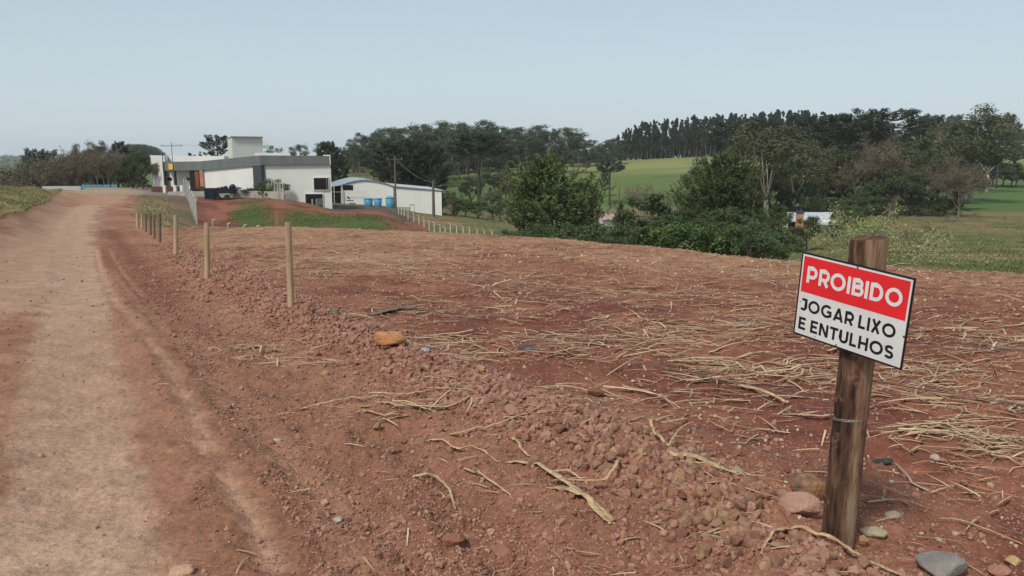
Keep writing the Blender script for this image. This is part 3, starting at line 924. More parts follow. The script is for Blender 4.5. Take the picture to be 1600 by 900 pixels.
for u in (355.3, 340):
    w = MB(); p = P(u, 89.4, 300)
    w.tube([(p[0], 89.05, gz(p[0], 89.2) + .28), (p[0], 89.35, gz(p[0], 89.2) + .28)], .3, 14); bpart('wheel', w, M['steel'], tr)

# blue plank fence and white wall under the bare trees
bf = empty('plank_fence', (XY(154, 124, -2.7), 124, -2.9))
tag(bf, 'low blue plank fence under the bare trees at the road end', 'fence')
for (a, b) in ((127, 143), (143.6, 150.5), (151, 160), (161, 172), (173.5, 183)):
    w = MB()
    for (t, bb) in ((288.6, 290.6), (291.1, 295)):
        p, q = P(a, 123.5, t), P(b, 123.5, t)
        w.wall(p[:2], q[:2], Z(123.5, bb), Z(123.5, bb), p[2], p[2], .05)
    bpart('plank_panel', w, M['bluep'], bf)
for u in (127, 143.3, 150.8, 160.4, 172.8, 183):
    w = MB(); p = P(u, 123.6, 287.6); w.box((p[0] - .06, 123.62, -3.8), (p[0] + .06, 123.75, p[2]))
    bpart('post', w, M['steel'], bf)
w = MB(); p, q = P(66, 119, 291), P(126, 122, 290.8)
w.wall(p[:2], q[:2], -4, -4, p[2], q[2], .2)
tag(w.build('boundary_wall', M['white']), 'low whitewashed wall along the top of the verge', 'wall')

# arched white shed
sh = empty('arched_shed', (XY(575, 118, -4.8), 118, -5))
tag(sh, 'white shed with arched blue grey metal roof beside the office building', 'shed')
def arch_pts():
    us = np.linspace(533, 614.5, 15)
    vs = np.interp(us, [533, 545, 557, 570, 585, 600, 614.5], [289.5, 285.2, 282.4, 281.2, 282.6, 285.6, 290.5])
    return us, vs
us_, vs_ = arch_pts()
top = np.array([P(u, 118, v) for u, v in zip(us_, vs_)])
bt = top.copy(); bt[:, 2] = -6.5
bv = np.array([-5.0, 17.0, 0])
V = np.vstack([bt, top, bt + bv, top + bv])
n_ = len(us_)
i = np.arange(n_ - 1)
w = MB()
w.add(V, np.vstack([np.stack([i, i + 1, i + 1 + n_, i + n_], -1), np.stack([i + 2 * n_ + 1, i + 2 * n_, i + 3 * n_, i + 3 * n_ + 1], -1), [[n_ - 1, 3 * n_ - 1, 4 * n_ - 1, 2 * n_ - 1]], [[2 * n_, 0, n_, 3 * n_]]]))
bpart('wall', w, M['white'], sh)
w = MB()
tt = top + np.array([0, -.25, .06]); tb = tt - np.array([0, 0, .05])
ext = np.array([[-3.2, 0, -.55]]); tt = np.vstack([tt[0] + ext, tt]); tb = np.vstack([tb[0] + ext, tb])
n_ = len(tt); V = np.vstack([tt, tt + bv * 1.03, tb, tb + bv * 1.03]); i = np.arange(n_ - 1)
w.add(V, np.vstack([np.stack([i, i + 1, i + 1 + n_, i + n_], -1), np.stack([i + 2 * n_, i + 3 * n_, i + 3 * n_ + 1, i + 2 * n_ + 1], -1), np.stack([i, i + 2 * n_, i + 2 * n_ + 1, i + 1], -1)]))
bpart('roof', w, M['zinc'], sh)
w = MB(); panel_on(w, 535.5, 551.5, 289.3, 297, (530, 118), (615, 118), .04, .1); wn_ = bpart('window', w, M['glass'], sh)
w = MB(); panel_on(w, 518, 533.2, 291, 319, (510, 121), (540, 121), 0, .2); bpart('bay_shade', w, M['shade_in'], sh)  # dark slab painted as the shade under the shed roof
w = MB(); panel_on(w, 525, 531.5, 300, 319, (510, 120.4), (540, 120.4), 0, .1); bpart('door', w, mat('rusty_door', (.16, .10, .08), (.10, .065, .055), 2, .8), sh)
for u in (521, 533.6):
    w = MB(); panel_on(w, u, u + 1.0, 289.5, 320, (510, 117.6), (540, 117.6), 0, .2); bpart('post', w, M['concp'], sh)
w = MB(); panel_on(w, 518, 575, 299.6, 300.2, (510, 117.4), (600, 117.4), 0, .03); bpart('rail', w, M['concp'], sh)
w = MB(); panel_on(w, 541, 552, 312.6, 313.8, (510, 117.4), (600, 117.4), 0, .3); w.tube([P(544, 117.1, 309.5), P(545, 117.1, 308.2)], .28, 8); bpart('wash_basin', w, M['steel'], sh)

# plain white shed
s2 = empty('storage_shed', (XY(654, 116, -6), 116, -6))
tag(s2, 'plain white storage shed with low sloping roof behind the concrete posts', 'shed')
w = MB()
a, b = P(617.5, 117, 291.2), P(690, 115.5, 298)
w.hexa([(a[0], a[1], -9), (b[0], b[1], -9), (b[0] - 4, b[1] + 15, -9), (a[0] - 4, a[1] + 15, -9), (a[0], a[1], a[2]), (b[0], b[1], b[2]), (b[0] - 4, b[1] + 15, b[2]), (a[0] - 4, a[1] + 15, a[2])])
bpart('wall', w, M['white'], s2)
w = MB()
w.hexa([(a[0] - .1, a[1] - .3, a[2] + .01), (b[0] + .4, b[1] - .3, b[2] + .01), (b[0] - 3.6, b[1] + 15, b[2] + .01), (a[0] - 4, a[1] + 15, a[2] + .01),
        (a[0] - .1, a[1] - .3, a[2] + .09), (b[0] + .4, b[1] - .3, b[2] + .09), (b[0] - 3.6, b[1] + 15, b[2] + .09), (a[0] - 4, a[1] + 15, a[2] + .09)])
bpart('roof', w, M['rooftile'], s2)
w = MB(); panel_on(w, 619, 639.5, 323.2, 333, (617.5, 117), (690, 115.5), .05, .1); bpart('base_course', w, M['conc'], s2)
w = MB()
for q in ((640.2, 640.8, 319.4, 334), (646.6, 647.2, 319.4, 334), (640.2, 647.2, 319.0, 319.6)): panel_on(w, *q, (617.5, 117), (690, 115.5), .05, .05)
dr_ = bpart('door', w, M['conc'], s2)
w = MB()
for u in np.arange(622, 690, 5.2): panel_on(w, u, u + .25, 292.5 + (u - 617) * .09, 330, (617.5, 117), (690, 115.5), .02, .04)
bpart('panel_ribs', w, M['cream'], s2)

tank_lab = ['open blue plastic tank beside the arched shed, nearest the office', 'blue plastic tank in the middle of three beside the arched shed', 'tall blue plastic tank by the utility pole']
for k, (u0, u1, v0, v1) in enumerate(((568.5, 583, 310.5, 321), (584, 597, 310.2, 321), (602.5, 616.5, 308.8, 325.5))):
    Yk = 111.5
    x0, x1 = P(u0, Yk, v1)[0], P(u1, Yk, v1)[0]
    cx, r = (x0 + x1) / 2, (x1 - x0) / 2
    zb, zt = min(Z(Yk, v1), gz(cx, Yk)) - .1, Z(Yk, v0)
    t = empty('water_tank', (cx, Yk, zb)); tag(t, tank_lab[k], 'tank', 'blue tanks beside the sheds')
    w = MB(); hh = zt - zb
    w.tube([(0, 0, 0), (0, 0, .05), (0, 0, hh * .96)], [r * .78, r * .82, r], 20); w.build('body', M['blue'], t, True)
    w = MB(); w.tube([(0, 0, hh * .965), (0, 0, hh), (0, 0, hh + (.22 if k == 2 else .05))], [r * 1.06, r * 1.06, r * (.3 if k == 2 else .98)], 20); w.build('lid', M['blue'], t)

# farm house beyond the trees
fh = empty('farm_house', (XY(1268, 110, -8), 110, -8.2))
tag(fh, 'small farm house with pale sheet roof and brick chimney among trees', 'house')
w = MB(); a, b = P(1232, 112, 344), P(1290, 110, 345.5)
w.hexa([(a[0], a[1], -9.5), (b[0], b[1], -9.5), (b[0] + 1.5, b[1] + 7, -9.5), (a[0] + 1.5, a[1] + 7, -9.5), (a[0], a[1], a[2]), (b[0], b[1], a[2]), (b[0] + 1.5, b[1] + 7, a[2]), (a[0] + 1.5, a[1] + 7, a[2])])
bpart('wall', w, M['cream'], fh)
w = MB(); e0, e1 = P(1229, 111, 345), P(1292, 109, 347.5); r0, r1 = P(1230, 115.5, 331.5), P(1301, 114, 331.5)
th_ = np.array([0, 0, -.08])
Vr = np.array([e0, e1, r1, r0]); w.hexa(list(Vr + th_) + list(Vr))
k0, k1 = np.array(r0) * 2 - e0, np.array(r1) * 2 - e1; k0[2], k1[2] = e0[2], e1[2]
Vr = np.array([np.array(r0) + [0, .01, 0], np.array(r1) + [0, .01, 0], k1, k0]); w.hexa(list(Vr + th_) + list(Vr))
bpart('roof', w, M['rooftile'], fh)
w = MB(); g0 = np.array(b); w.add([(b[0] + .05, b[1], a[2]), (b[0] + 1.5, b[1] + 7.2, a[2]), (np.array(r1)[0] - .4, r1[1], r1[2] - .15)], T=[[0, 1, 2]])
bpart('gable', w, mat('brown_gable', (.20, .12, .09), None, 2, .8), fh)
w = MB(); panel_on(w, 1232, 1243, 347.5, 357, (1230, 111.6), (1292, 109.6), .05, .1); bpart('window', w, M['glass'], fh)
w = MB(); p = P(1250, 109.3, 334); w.box((p[0] - .42, p[1] - .35, -9.5), (p[0] + .42, p[1] + .4, p[2])); ch = bpart('chimney', w, mat('orange_brick', (.50, .25, .14), (.38, .18, .10), 3, .85), fh)
w = MB(); w.box((p[0] - .5, p[1] - .42, p[2] + .06), (p[0] + .5, p[1] + .48, p[2] + .38)); w.box((p[0] - .3, p[1] - .3, p[2] - .01), (p[0] + .3, p[1] + .3, p[2] + .07)); bpart('chimney_cap', w, mat('blue_cap', (.04, .07, .16), None, 2, .5), fh)
w = MB(); a, b = P(1277, 107.5, 350), P(1303, 106.5, 350.5)
w.hexa([(a[0], a[1], -9.5), (b[0], b[1], -9.5), (b[0] + 1, b[1] + 4, -9.5), (a[0] + .6, a[1] + 2.5, -9.5), (a[0], a[1], a[2]), (b[0], b[1], a[2]), (b[0] + 1, b[1] + 4, a[2] + .4), (a[0] + .6, a[1] + 2.5, a[2] + .3)])
bpart('annex_wall', w, M['white'], fh)
w = MB(); Vr = np.array([P(1275, 107, 350), P(1302, 106, 351), P(1307, 110, 344.5), P(1281, 111, 344.5)]); w.hexa(list(Vr + th_) + list(Vr)); bpart('annex_roof', w, M['rooftile'], fh)

for (u0, u1, Yk, vt, ve, vb, lab) in ((940, 972, 118, 334, 343, 356, 'half hidden hut with reddish roof between the pine and the round tree'), (1063, 1078, 112, 327.5, 330.5, 338, 'tiny white roofed hut glimpsed through the big pine')):
    hs_ = empty('hut', (XY((u0 + u1) / 2, Yk, -8), Yk, -9)); tag(hs_, lab, 'hut')
    w = MB(); a, b = P(u0 + 1, Yk, ve), P(u1 - 1, Yk, ve)
    w.hexa([(a[0], Yk, -11), (b[0], Yk, -11), (b[0], Yk + 4, -11), (a[0], Yk + 4, -11), (a[0], Yk, a[2]), (b[0], Yk, a[2]), (b[0], Yk + 4, a[2]), (a[0], Yk + 4, a[2])]); bpart('wall', w, M['cream'], hs_)
    w = MB(); e0, e1 = P(u0, Yk - .5, ve), P(u1, Yk - .5, ve); r0, r1 = P(u0 + 1, Yk + 2.2, vt), P(u1 - 1, Yk + 2.2, vt)
    Vr = np.array([e0, e1, r1, r0]); w.hexa(list(Vr + th_) + list(Vr)); bpart('roof', w, M['rooftile'] if u0 > 1000 else mat('red_roof', (.30, .17, .13), (.40, .36, .33), .8, .8), hs_)

# ------------------------------------------------------------------ utility poles
def pole(u, Y, vt, lab, arm=1.6, r=.13, sag_to=None):
    x = XY(u, Y, 0); z0 = gz(x, Y); zt = Z(Y, vt)
    t = empty('utility_pole', (x, Y, z0)); tag(t, lab, 'utility pole', 'utility poles')
    w = MB(); w.tube([(0, 0, -.3), (0, 0, zt - z0)], [r * 1.25, r * .8], 10); w.build('shaft', M['wood'], t)
    if arm:
        w = MB(); w.box((-arm / 2, -.05, zt - z0 - .55), (arm / 2, .05, zt - z0 - .47)); cb = w.build('crossarm', M['wood'], t)
        for q in (-.45, 0, .45):
            w = MB(); w.tube([(q * arm, 0, zt - z0 - .475), (q * arm, 0, zt - z0 - .25)], [.05, .03], 6); w.build('insulator', M['conc'], cb)
    return (x, Y, zt - .3)
e1 = pole(255.6, 108.5, 236, 'thin dark pole at the corner of the grey band', 0, .07)
e2 = pole(270.8, 107, 222, 'tall thin pole with crossarm over the office entrance', 3.0, .045)
e3 = pole(617.2, 109, 243, 'tall utility pole between the two white sheds', 2.2, .12)
e4 = pole(676.5, 106, 282, 'shorter utility pole in front of the plain white shed', 0, .19)
e5 = pole(1100, 205, 250, 'distant utility pole on the meadow edge beside big pine', 1.4, .12)
e6 = pole(968.5, 150, 293, 'bare thin pole standing at the foot of the green hill', 0, .14)
def wire(a, b, sag, lab, r=.02, k=14):
    a, b = np.array(a), np.array(b)
    t = np.linspace(0, 1, k)[:, None]
    Pp = a + (b - a) * t; Pp[:, 2] -= sag * 4 * (t * (1 - t))[:, 0]
    w = MB(); w.tube(Pp, r, 4)
    return tag(w.build('power_line', M['wire']), lab, 'power line', 'power lines')
wire(e3, e4, .6, 'power line strung between the two shed poles', .018)
wire(e2, (XY(420, 104, 3), 104, 4.0), .3, 'power line from the entrance pole to the tall block', .012)
wire((XY(1530, 160, 5), 160, Z(160, 267)), (XY(1700, 140, 5), 140, Z(140, 262)), .3, 'power line crossing the green field by the hedge', .03)

# ------------------------------------------------------------------ concrete posts of the yard fence
def cpost_mesh(h):
    w = MB(); w.tube([(0, 0, -.2), (0, 0, h * .84), (.0, 0, h * .9), (.10, 0, h * .96), (.22, 0, h)], [.07, .06, .058, .05, .045], 4); return w.me('concrete_post', [M['concp']])
CP = {h: cpost_mesh(h) for h in (1.0, 1.45, 2.1)}
def cpost(u, Y, h, lab, grp, rz=0.0):
    x = XY(u, Y, float(hz(XY(u, Y, -4), Y))); o = obj('concrete_post', CP[h]); o.location = (x, Y, gz(x, Y)); o.rotation_euler = (0, 0, rz)
    return tag(o, lab, 'fence post', grp)
g1 = 'bent top concrete posts descending from the plain white shed'
for k, u in enumerate((623, 627.5, 632, 638, 647, 655, 663, 671, 679, 688, 696, 704, 714, 724, 734, 746, 757, 769)):
    Y = np.interp(u, [623, 632, 655, 671, 700, 770], [90, 87, 79, 74, 70, 66])
    cpost(u, Y, 1.0 if u < 700 else 1.45, 'whitish bent top concrete post in the row below the white shed', g1, R(200))
g2 = 'concrete posts at the foot of the earth bank'
for u in (333, 357, 382, 402, 422, 455, 490, 525, 560): cpost(u, 63, 1.0, 'short concrete post at the foot of the earth bank', g2)
g3 = 'concrete posts of the grey mesh fence'
fenceL = [(308, 62), (305.5, 66), (303, 70), (300.5, 74.5), (298, 79), (295, 84), (292, 89), (288.5, 94)]
mp_ = []
for u, Y in fenceL:
    cpost(u, Y, 2.1, 'grey post of the mesh fence running up from the field', g3, R(90)); x = XY(u, Y, -3.5); mp_.append((x, Y, gz(x, Y)))
w = MB()
for a, b in zip(mp_[:-1], mp_[1:]):
    a, b = np.array(a), np.array(b); L = np.linalg.norm(b - a); k = int(L / .3)
    for t in np.linspace(0, 1, k):
        p = a + (b - a) * t; w.tube([p + [0, 0, .05], p + [0, 0, 1.75]], .009, 3, False)
    for zz in np.arange(.1, 1.8, .25): w.tube([a + [0, 0, zz], b + [0, 0, zz]], .009, 3, False)
tag(w.build('mesh_fence', M['chain']), 'grey wire mesh fence climbing from the field to the yard', 'fence')
g4 = 'curved white posts beside the retaining wall'
for k in range(7):
    u, Y = 443 - k * 4.3, 87.5 + k * .9
    cpost(u, Y, 2.1, 'curved white post in front of the leafy creeper by the office wall', g4, R(180))

# ------------------------------------------------------------------ trees
def unit(v): return v / (np.linalg.norm(v, axis=-1, keepdims=True) + 1e-9)

def leaves(rng, ctr, size, out=None, flat=0.0, asp=.6):
    """one small four-cornered leaf cluster per centre, turned roughly along OUT"""
    n = len(ctr)
    nrm = rng.normal(size=(n, 3))
    if out is not None: nrm = unit(nrm) * .8 + out
    nrm[:, 2] += flat
    nrm = unit(nrm)
    a = unit(np.cross(nrm, rng.normal(size=(n, 3))))
    b = np.cross(nrm, a)
    s = size * rng.uniform(.6, 1.35, (n, 1))
    k = rng.uniform(.5, 1.2, (n, 4, 1))
    V = np.stack([ctr + a * s * k[:, 0], ctr + b * s * asp * k[:, 1], ctr - a * s * k[:, 2], ctr - b * s * asp * k[:, 3]], 1).reshape(-1, 3)
    return V, np.arange(4 * n).reshape(n, 4)

def clumps(rng, C_, rad, n, squash=.75, shell=.5):
    """n points spread through each ball clump"""
    m = len(C_)
    d = unit(rng.normal(size=(m, n, 3)))
    r = rng.uniform(0, 1, (m, n, 1)) ** shell
    p = d * r * np.asarray(rad)[:, None, None]
    p[..., 2] *= squash
    return (C_[:, None, :] + p).reshape(-1, 3), d.reshape(-1, 3)

def crown_mesh(name, V, Q, m, rng):
    n = len(Q)
    lv = np.clip(rng.normal(.35, .35, n), 0, 1)
    return mesh(name, V, [Q], [m], attrs={'lv': ('FACE', lv)})

def limb(rng, p, d, L, r, k=5, wob=.12, up=.05, r1=.35):
    pts, q = [np.array(p, float)], unit(np.array(d, float))
    for i in range(k):
        q = unit(q + rng.normal(0, wob, 3) + np.array([0, 0, up]))
        pts.append(pts[-1] + q * L / k)
    return np.array(pts), np.linspace(r, r * r1, k + 1)

def euca(seed, mleaf, kind='broad', Ht=20.0, nl=3400, bark='bark'):
    rng = np.random.default_rng(seed)
    w = MB()
    tr_, rr = limb(rng, (0, 0, -.5), (rng.normal(0, .03), rng.normal(0, .03), 1), Ht * .93, .24 if kind == 'broad' else .16, 9, .035, .05, .18)
    w.tube(tr_, rr, 7)
    C_, R_ = [], []
    if kind == 'broad':
        for i in range(15):
            t = rng.uniform(.24, .92)
            p = tr_[int(t * 9)]
            a = rng.uniform(0, 6.28)
            L = Ht * rng.uniform(.12, .27) * (1.1 - .5 * t)
            q, r2 = limb(rng, p, (math.cos(a), math.sin(a), rng.uniform(.7, 1.4)), L * 1.25, .09, 5, .15, .08)
            w.tube(q, r2, 5)
            for k in range(2):
                C_.append(q[-1 - k * 2] + rng.normal(0, .35, 3)); R_.append(rng.uniform(1.1, 2.1) * (1 - .2 * k))
        for k in range(4):
            C_.append(tr_[-1] + rng.normal(0, 1.0, 3) * [1, 1, .5]); R_.append(rng.uniform(1.1, 1.7))
        sq = .8
    else:
        lo = rng.uniform(.10, .30)
        for i in range(26):
            t = rng.uniform(lo, 1) ** .9
            p = np.array([np.interp(t, np.linspace(0, 1, 10), tr_[:, j]) for j in range(3)])
            a = rng.uniform(0, 6.28)
            L = (1.15 - t) * rng.uniform(.8, 2.3)
            C_.append(p + [math.cos(a) * L, math.sin(a) * L, L * .5]); R_.append(rng.uniform(.6, 1.15) * (1.35 - t * .75))
        C_.append(tr_[-1] + [0, 0, .4]); R_.append(.5)
        sq = 1.25
    C_, R_ = np.array(C_), np.array(R_)
    pts, d = clumps(rng, C_, R_, max(8, nl // len(C_)), sq, .42)
    V, Q = leaves(rng, pts, .26, d * .9, .25)
    return w.me('trunk', [M[bark]], True), crown_mesh('crown', V, Q, mleaf, rng)

def araucaria(seed, style=0, Ht=14.0):
    rng = np.random.default_rng(seed)
    w = MB()
    tr_, rr = limb(rng, (0, 0, -.5), (0, 0, 1), Ht * .93, .30, 8, .015, .03, .55)
    w.tube(tr_, rr, 8)
    pts, outs = [], []
    # style 0: parasol at the top; 1: parasol and lower tiers; 2: full dense candelabra
    tiers = {0: [(.80, 4.6, 11), (.88, 3.9, 11), (.95, 2.7, 10)], 1: [(.62, 2.8, 6), (.74, 4.4, 10), (.84, 4.4, 11), (.93, 3.2, 10)],
             2: [(.28, 3.6, 9), (.40, 4.2, 10), (.52, 4.4, 11), (.64, 4.3, 11), (.76, 3.8, 11), (.86, 3.0, 10), (.95, 1.8, 9)]}[style]
    for t, L, n in tiers:
        for i in range(n):
            a = i / n * 6.283 + rng.uniform(-.3, .3)
            Li = L * rng.uniform(.75, 1.12)
            z0 = Ht * t + rng.uniform(-.35, .35)
            s = np.linspace(0, 1, 7)
            z = z0 - .25 * np.sin(s * 3.1) + 1.15 * s ** 2.6 * rng.uniform(.5, 1.1)
            q = np.stack([np.cos(a + .15 * s) * s * Li, np.sin(a + .15 * s) * s * Li, z], -1)
            w.tube(q, np.linspace(.075, .03, 7), 4)
            for sp, nn, rd in ((.62, 34, .42), (.80, 60, .62), (.95, 90, .78), (1.04, 60, .6)):
                c = np.array([np.interp(sp, s, q[:, j]) for j in range(3)]) if sp <= 1 else q[-1] + (q[-1] - q[-2]) * .3
                dd = unit(rng.normal(size=(nn, 3)))
                p = c + dd * rng.uniform(.2, 1, (nn, 1)) ** .5 * rd * [1, 1, .52] + [0, 0, .12]
                pts.append(p); outs.append(dd)
    pts, outs = np.concatenate(pts), np.concatenate(outs)
    V, Q = leaves(rng, pts, .19, outs * .8 + [0, 0, .4], .3, .42)
    return w.me('trunk', [M['barkd']], True), crown_mesh('crown', V, Q, M['arau'], rng)

def pine(seed, Ht=9.5, Wd=3.6, m='pine', dens=1.0, lowc=.12):
    """young open pine: rising limbs that end in upright brush-like shoots"""
    rng = np.random.default_rng(seed)
    w = MB()
    tr_, rr = limb(rng, (0, 0, -.3), (0, 0, 1), Ht * .95, .19, 9, .03, .05, .15)
    w.tube(tr_, rr, 8)
    nb = int(74 * dens)
    SC_, SD, SL = [], [], []
    for i in range(nb):
        t = lowc + (1 - lowc) * (i + rng.uniform(0, 1)) / nb
        p = np.array([np.interp(t, np.linspace(0, 1, 10), tr_[:, j]) for j in range(3)])
        a = rng.uniform(0, 6.283)
        prof = (math.sin(min(1, (t - lowc) / .28) * 1.45)) * (1 - max(0, t - .38) / .66) ** .75
        L = Wd * max(.12, prof) * rng.uniform(.55, 1.15)
        q, r2 = limb(rng, p, (math.cos(a), math.sin(a), .1 + .5 * t), L, .055 * (1.2 - t), 6, .10, .09 + .05 * t)
        w.tube(q, r2, 4)
        ns = max(3, int(L * 5.2))
        for k in range(ns):
            s = rng.uniform(.28, 1.0)
            c = np.array([np.interp(s, np.linspace(0, 1, 7), q[:, j]) for j in range(3)]) + rng.normal(0, .20, 3) * L * .5
            if rng.random() < .45: w.tube([q[min(6, int(s * 6))], c], .014, 3, False)
            up = rng.uniform(.7, 1.6) * (.5 + t)
            dd = unit(np.array([math.cos(a) * .5, math.sin(a) * .5, up]) + rng.normal(0, .32, 3))
            SC_.append(c); SD.append(dd); SL.append(rng.uniform(.3, .62) if s < .8 else rng.uniform(.55, 1.05))
    for k in range(3):
        SC_.append(tr_[-1] + rng.normal(0, .1, 3)); SD.append(np.array([0, 0, 1.])); SL.append(.7)
    SC_, SD, SL = np.array(SC_), np.array(SD), np.array(SL)
    nn = 26
    s = rng.uniform(0, 1, (len(SC_), nn, 1))
    base = SC_[:, None] + SD[:, None] * s * SL[:, None, None]
    side = unit(rng.normal(size=base.shape))
    nd = unit(SD[:, None] * .75 + side * .9)
    ln = rng.uniform(.13, .24, (len(SC_), nn, 1))
    wv = unit(np.cross(nd, rng.normal(size=base.shape))) * .038
    V = np.stack([base - wv, base + wv, base + nd * ln + wv * .5, base + nd * ln - wv * .5], 2).reshape(-1, 3)
    Q = np.arange(len(V)).reshape(-1, 4)
    lvs = np.repeat(np.clip(rng.normal(.25, .25, len(SC_)), 0, 1), nn) + s.ravel() * .45
    me = mesh('crown', V, [Q], [M[m]], attrs={'lv': ('FACE', np.clip(lvs, 0, 1))})
    return w.me('trunk', [M['barkd']], True), me

def broad(seed, Ht=8.0, Wd=3.4, mleaf='dark', bark='barkd', nl=8500, lsz=.135, trunk=.25, nc=30, gap=.42, fork=0, top=.0):
    rng = np.random.default_rng(seed)
    w = MB()
    th = Ht * trunk
    tr_, rr = limb(rng, (0, 0, -.3), (rng.normal(0, .06), rng.normal(0, .06), 1), th + .3, .17 * Ht / 8, 4, .06, .05, .8)
    w.tube(tr_, rr, 8)
    C_, R_ = [], []
    for i in range(nc):
        a, el = rng.uniform(0, 6.283), math.asin(rng.uniform(-.35 + top, 1))
        k = rng.uniform(.55, 1.0)
        hc = (Ht - th) * .5
        c = np.array([math.cos(a) * math.cos(el) * Wd * k, math.sin(a) * math.cos(el) * Wd * k, th + hc * .85 + math.sin(el) * hc * k])
        C_.append(c); R_.append(rng.uniform(.18, .32) * Wd)
        if i % (2 if fork == 0 else fork) == 0:
            q0 = tr_[-1] * 1.0
            mid = (q0 + c) / 2 + rng.normal(0, .15, 3) * Wd * .4
            s = np.linspace(0, 1, 6)[:, None]
            q = (1 - s) ** 2 * q0 + 2 * s * (1 - s) * mid + s ** 2 * c
            w.tube(q, np.linspace(.08, .02, 6) * (Ht / 8 if fork == 0 else .9), 5)
    C_, R_ = np.array(C_), np.array(R_)
    pts, d = clumps(rng, C_, R_, nl // nc, .8, gap)
    V, Q = leaves(rng, pts, lsz, d * .9, .3)
    return w.me('trunk', [M[bark]], True), crown_mesh('crown', V, Q, M[mleaf], rng)

def bare(seed, Ht=8.0, Wd=3.0, bark='twig', leafm='brownl', nl=900, lsz=.09, levels=4, twig=.018, trunk=.22, lean=0.0, br=4, curl=.16):
    rng = np.random.default_rng(seed)
    w, tips = MB(), []
    def grow(p, d, L, r, lev):
        q, rr = limb(rng, p, d, L, r, 5 if lev > 1 else 3, curl, .05, .5)
        w.tube(q, np.maximum(rr, twig * .6), 6 if lev == levels else (4 if lev > 1 else 3), lev > 1)
        if lev == 0:
            tips.append(q[-1]); tips.append(q[1]); return
        n = br if lev < levels else br + 1
        for i in range(n):
            t = rng.uniform(.35, 1.0)
            pp = q[min(len(q) - 1, int(t * (len(q) - 1) + .5))]
            dd = unit(q[-1] - q[0])
            ax = unit(rng.normal(size=3))
            nd = unit(dd * .75 + ax * .75 + [0, 0, .18])
            grow(pp, nd, L * rng.uniform(.55, .78), r * .5, lev - 1)
    tr_, rr = limb(rng, (0, 0, -.3), (lean, 0, 1), Ht * trunk + .3, .13 * Ht / 8, 4, .07, .0, .8)
    w.tube(tr_, rr, 7)
    for i in range(br):
        a = i / br * 6.283 + rng.uniform(-.4, .4)
        grow(tr_[-1], (math.cos(a) * Wd / Ht * 1.3, math.sin(a) * Wd / Ht * 1.3, 1), Ht * .36, .075 * Ht / 8, levels - 1)
    tips = np.array(tips)
    sel = tips[rng.integers(0, len(tips), nl)] + rng.normal(0, .16, (nl, 3))
    V, Q = leaves(rng, sel, lsz, None, .2)
    return w.me('trunk', [M[bark]], False), crown_mesh('crown', V, Q, M[leafm], rng)

PR = {}
PR['euca'] = [euca(10 + i, M['euca'], 'broad') for i in range(5)]
PR['plant'] = [euca(30 + i, M['plant'], 'tall', 20, 2300) for i in range(5)]
PR['arau0'] = [araucaria(50 + i, 0) for i in range(2)]
PR['arau1'] = [araucaria(54 + i, 1) for i in range(3)]
PR['arau2'] = [araucaria(58 + i, 2, 12) for i in range(2)]
PR['pine'] = [pine(70, 9.5, 4.6, 'pine', 1.25, .06), pine(71, 9.5, 4.9, 'pined', 1.3, .08)]
PR['conepine'] = [pine(75 + i, 6.0, 1.7, 'pined', .6) for i in range(2)]
PR['dark'] = [broad(80 + i, 8, 3.6) for i in range(4)]
PR['under'] = [broad(86 + i, 10, 4.2, 'dark', nl=5200, lsz=.24, trunk=.02, nc=34) for i in range(3)]
PR['green'] = [broad(90 + i, 6, 3.0, 'green', nl=6500, lsz=.11, trunk=.18) for i in range(3)]
PR['olive'] = [broad(96 + i, 14, 5.2, 'olive', 'barkp', 9000, .16, .22, 42, .5, 7) for i in range(2)]
PR['bare'] = [bare(100 + i, 8, 3.2) for i in range(3)]
PR['brown'] = [bare(110 + i, 10, 3.4, 'twig', 'brownl', 5000, .11) for i in range(3)]
PR['lichen'] = [bare(120, 4.2, 3.0, 'barkp', 'lichen', 3200, .05, 4, .012, .12, .15, 3, .34), bare(124, 4.2, 3.0, 'barkp', 'lichen', 2400, .05, 4, .012, .1, .2, 3, .36)]
PR['bush'] = [broad(130 + i, 2.4, 1.6, 'dark', nl=2600, lsz=.07, trunk=.05, nc=16, top=.25) for i in range(3)]
PR['gbush'] = [broad(134 + i, 2.4, 1.5, 'green', nl=2600, lsz=.07, trunk=.05, nc=16, top=.25) for i in range(2)]
PR['brbush'] = [bare(138 + i, 2.6, 1.8, 'twig', 'brownl', 900, .05, 3, .01, .08) for i in range(2)]
HT = {'euca': 20.3, 'plant': 20, 'arau0': 14.2, 'arau1': 14.2, 'arau2': 12.4, 'pine': 9.7, 'conepine': 6.2, 'dark': 8, 'green': 6, 'olive': 14, 'bare': 7.8, 'brown': 9.6, 'lichen': 4.0, 'bush': 2.4, 'gbush': 2.4, 'brbush': 2.4}
for k in PR:                                             # true heights of the crowns
    hh = []
    for a, b in PR[k]:
        co = np.empty(len(b.vertices) * 3, np.float32); b.vertices.foreach_get('co', co)
        hh.append(float(np.percentile(co[2::3], 99.7)))
    HT[k] = hh
TN = {'under': 'broadleaf_tree', 'euca': 'eucalyptus_tree', 'plant': 'eucalyptus_tree', 'arau0': 'araucaria_tree', 'arau1': 'araucaria_tree', 'arau2': 'araucaria_tree', 'pine': 'pine_tree', 'conepine': 'pine_tree',
      'dark': 'broadleaf_tree', 'green': 'broadleaf_tree', 'olive': 'eucalyptus_tree', 'bare': 'bare_tree', 'brown': 'half_bare_tree', 'lichen': 'gnarled_tree', 'bush': 'bush', 'gbush': 'bush', 'brbush': 'dry_bush'}
TR = random.Random(7)
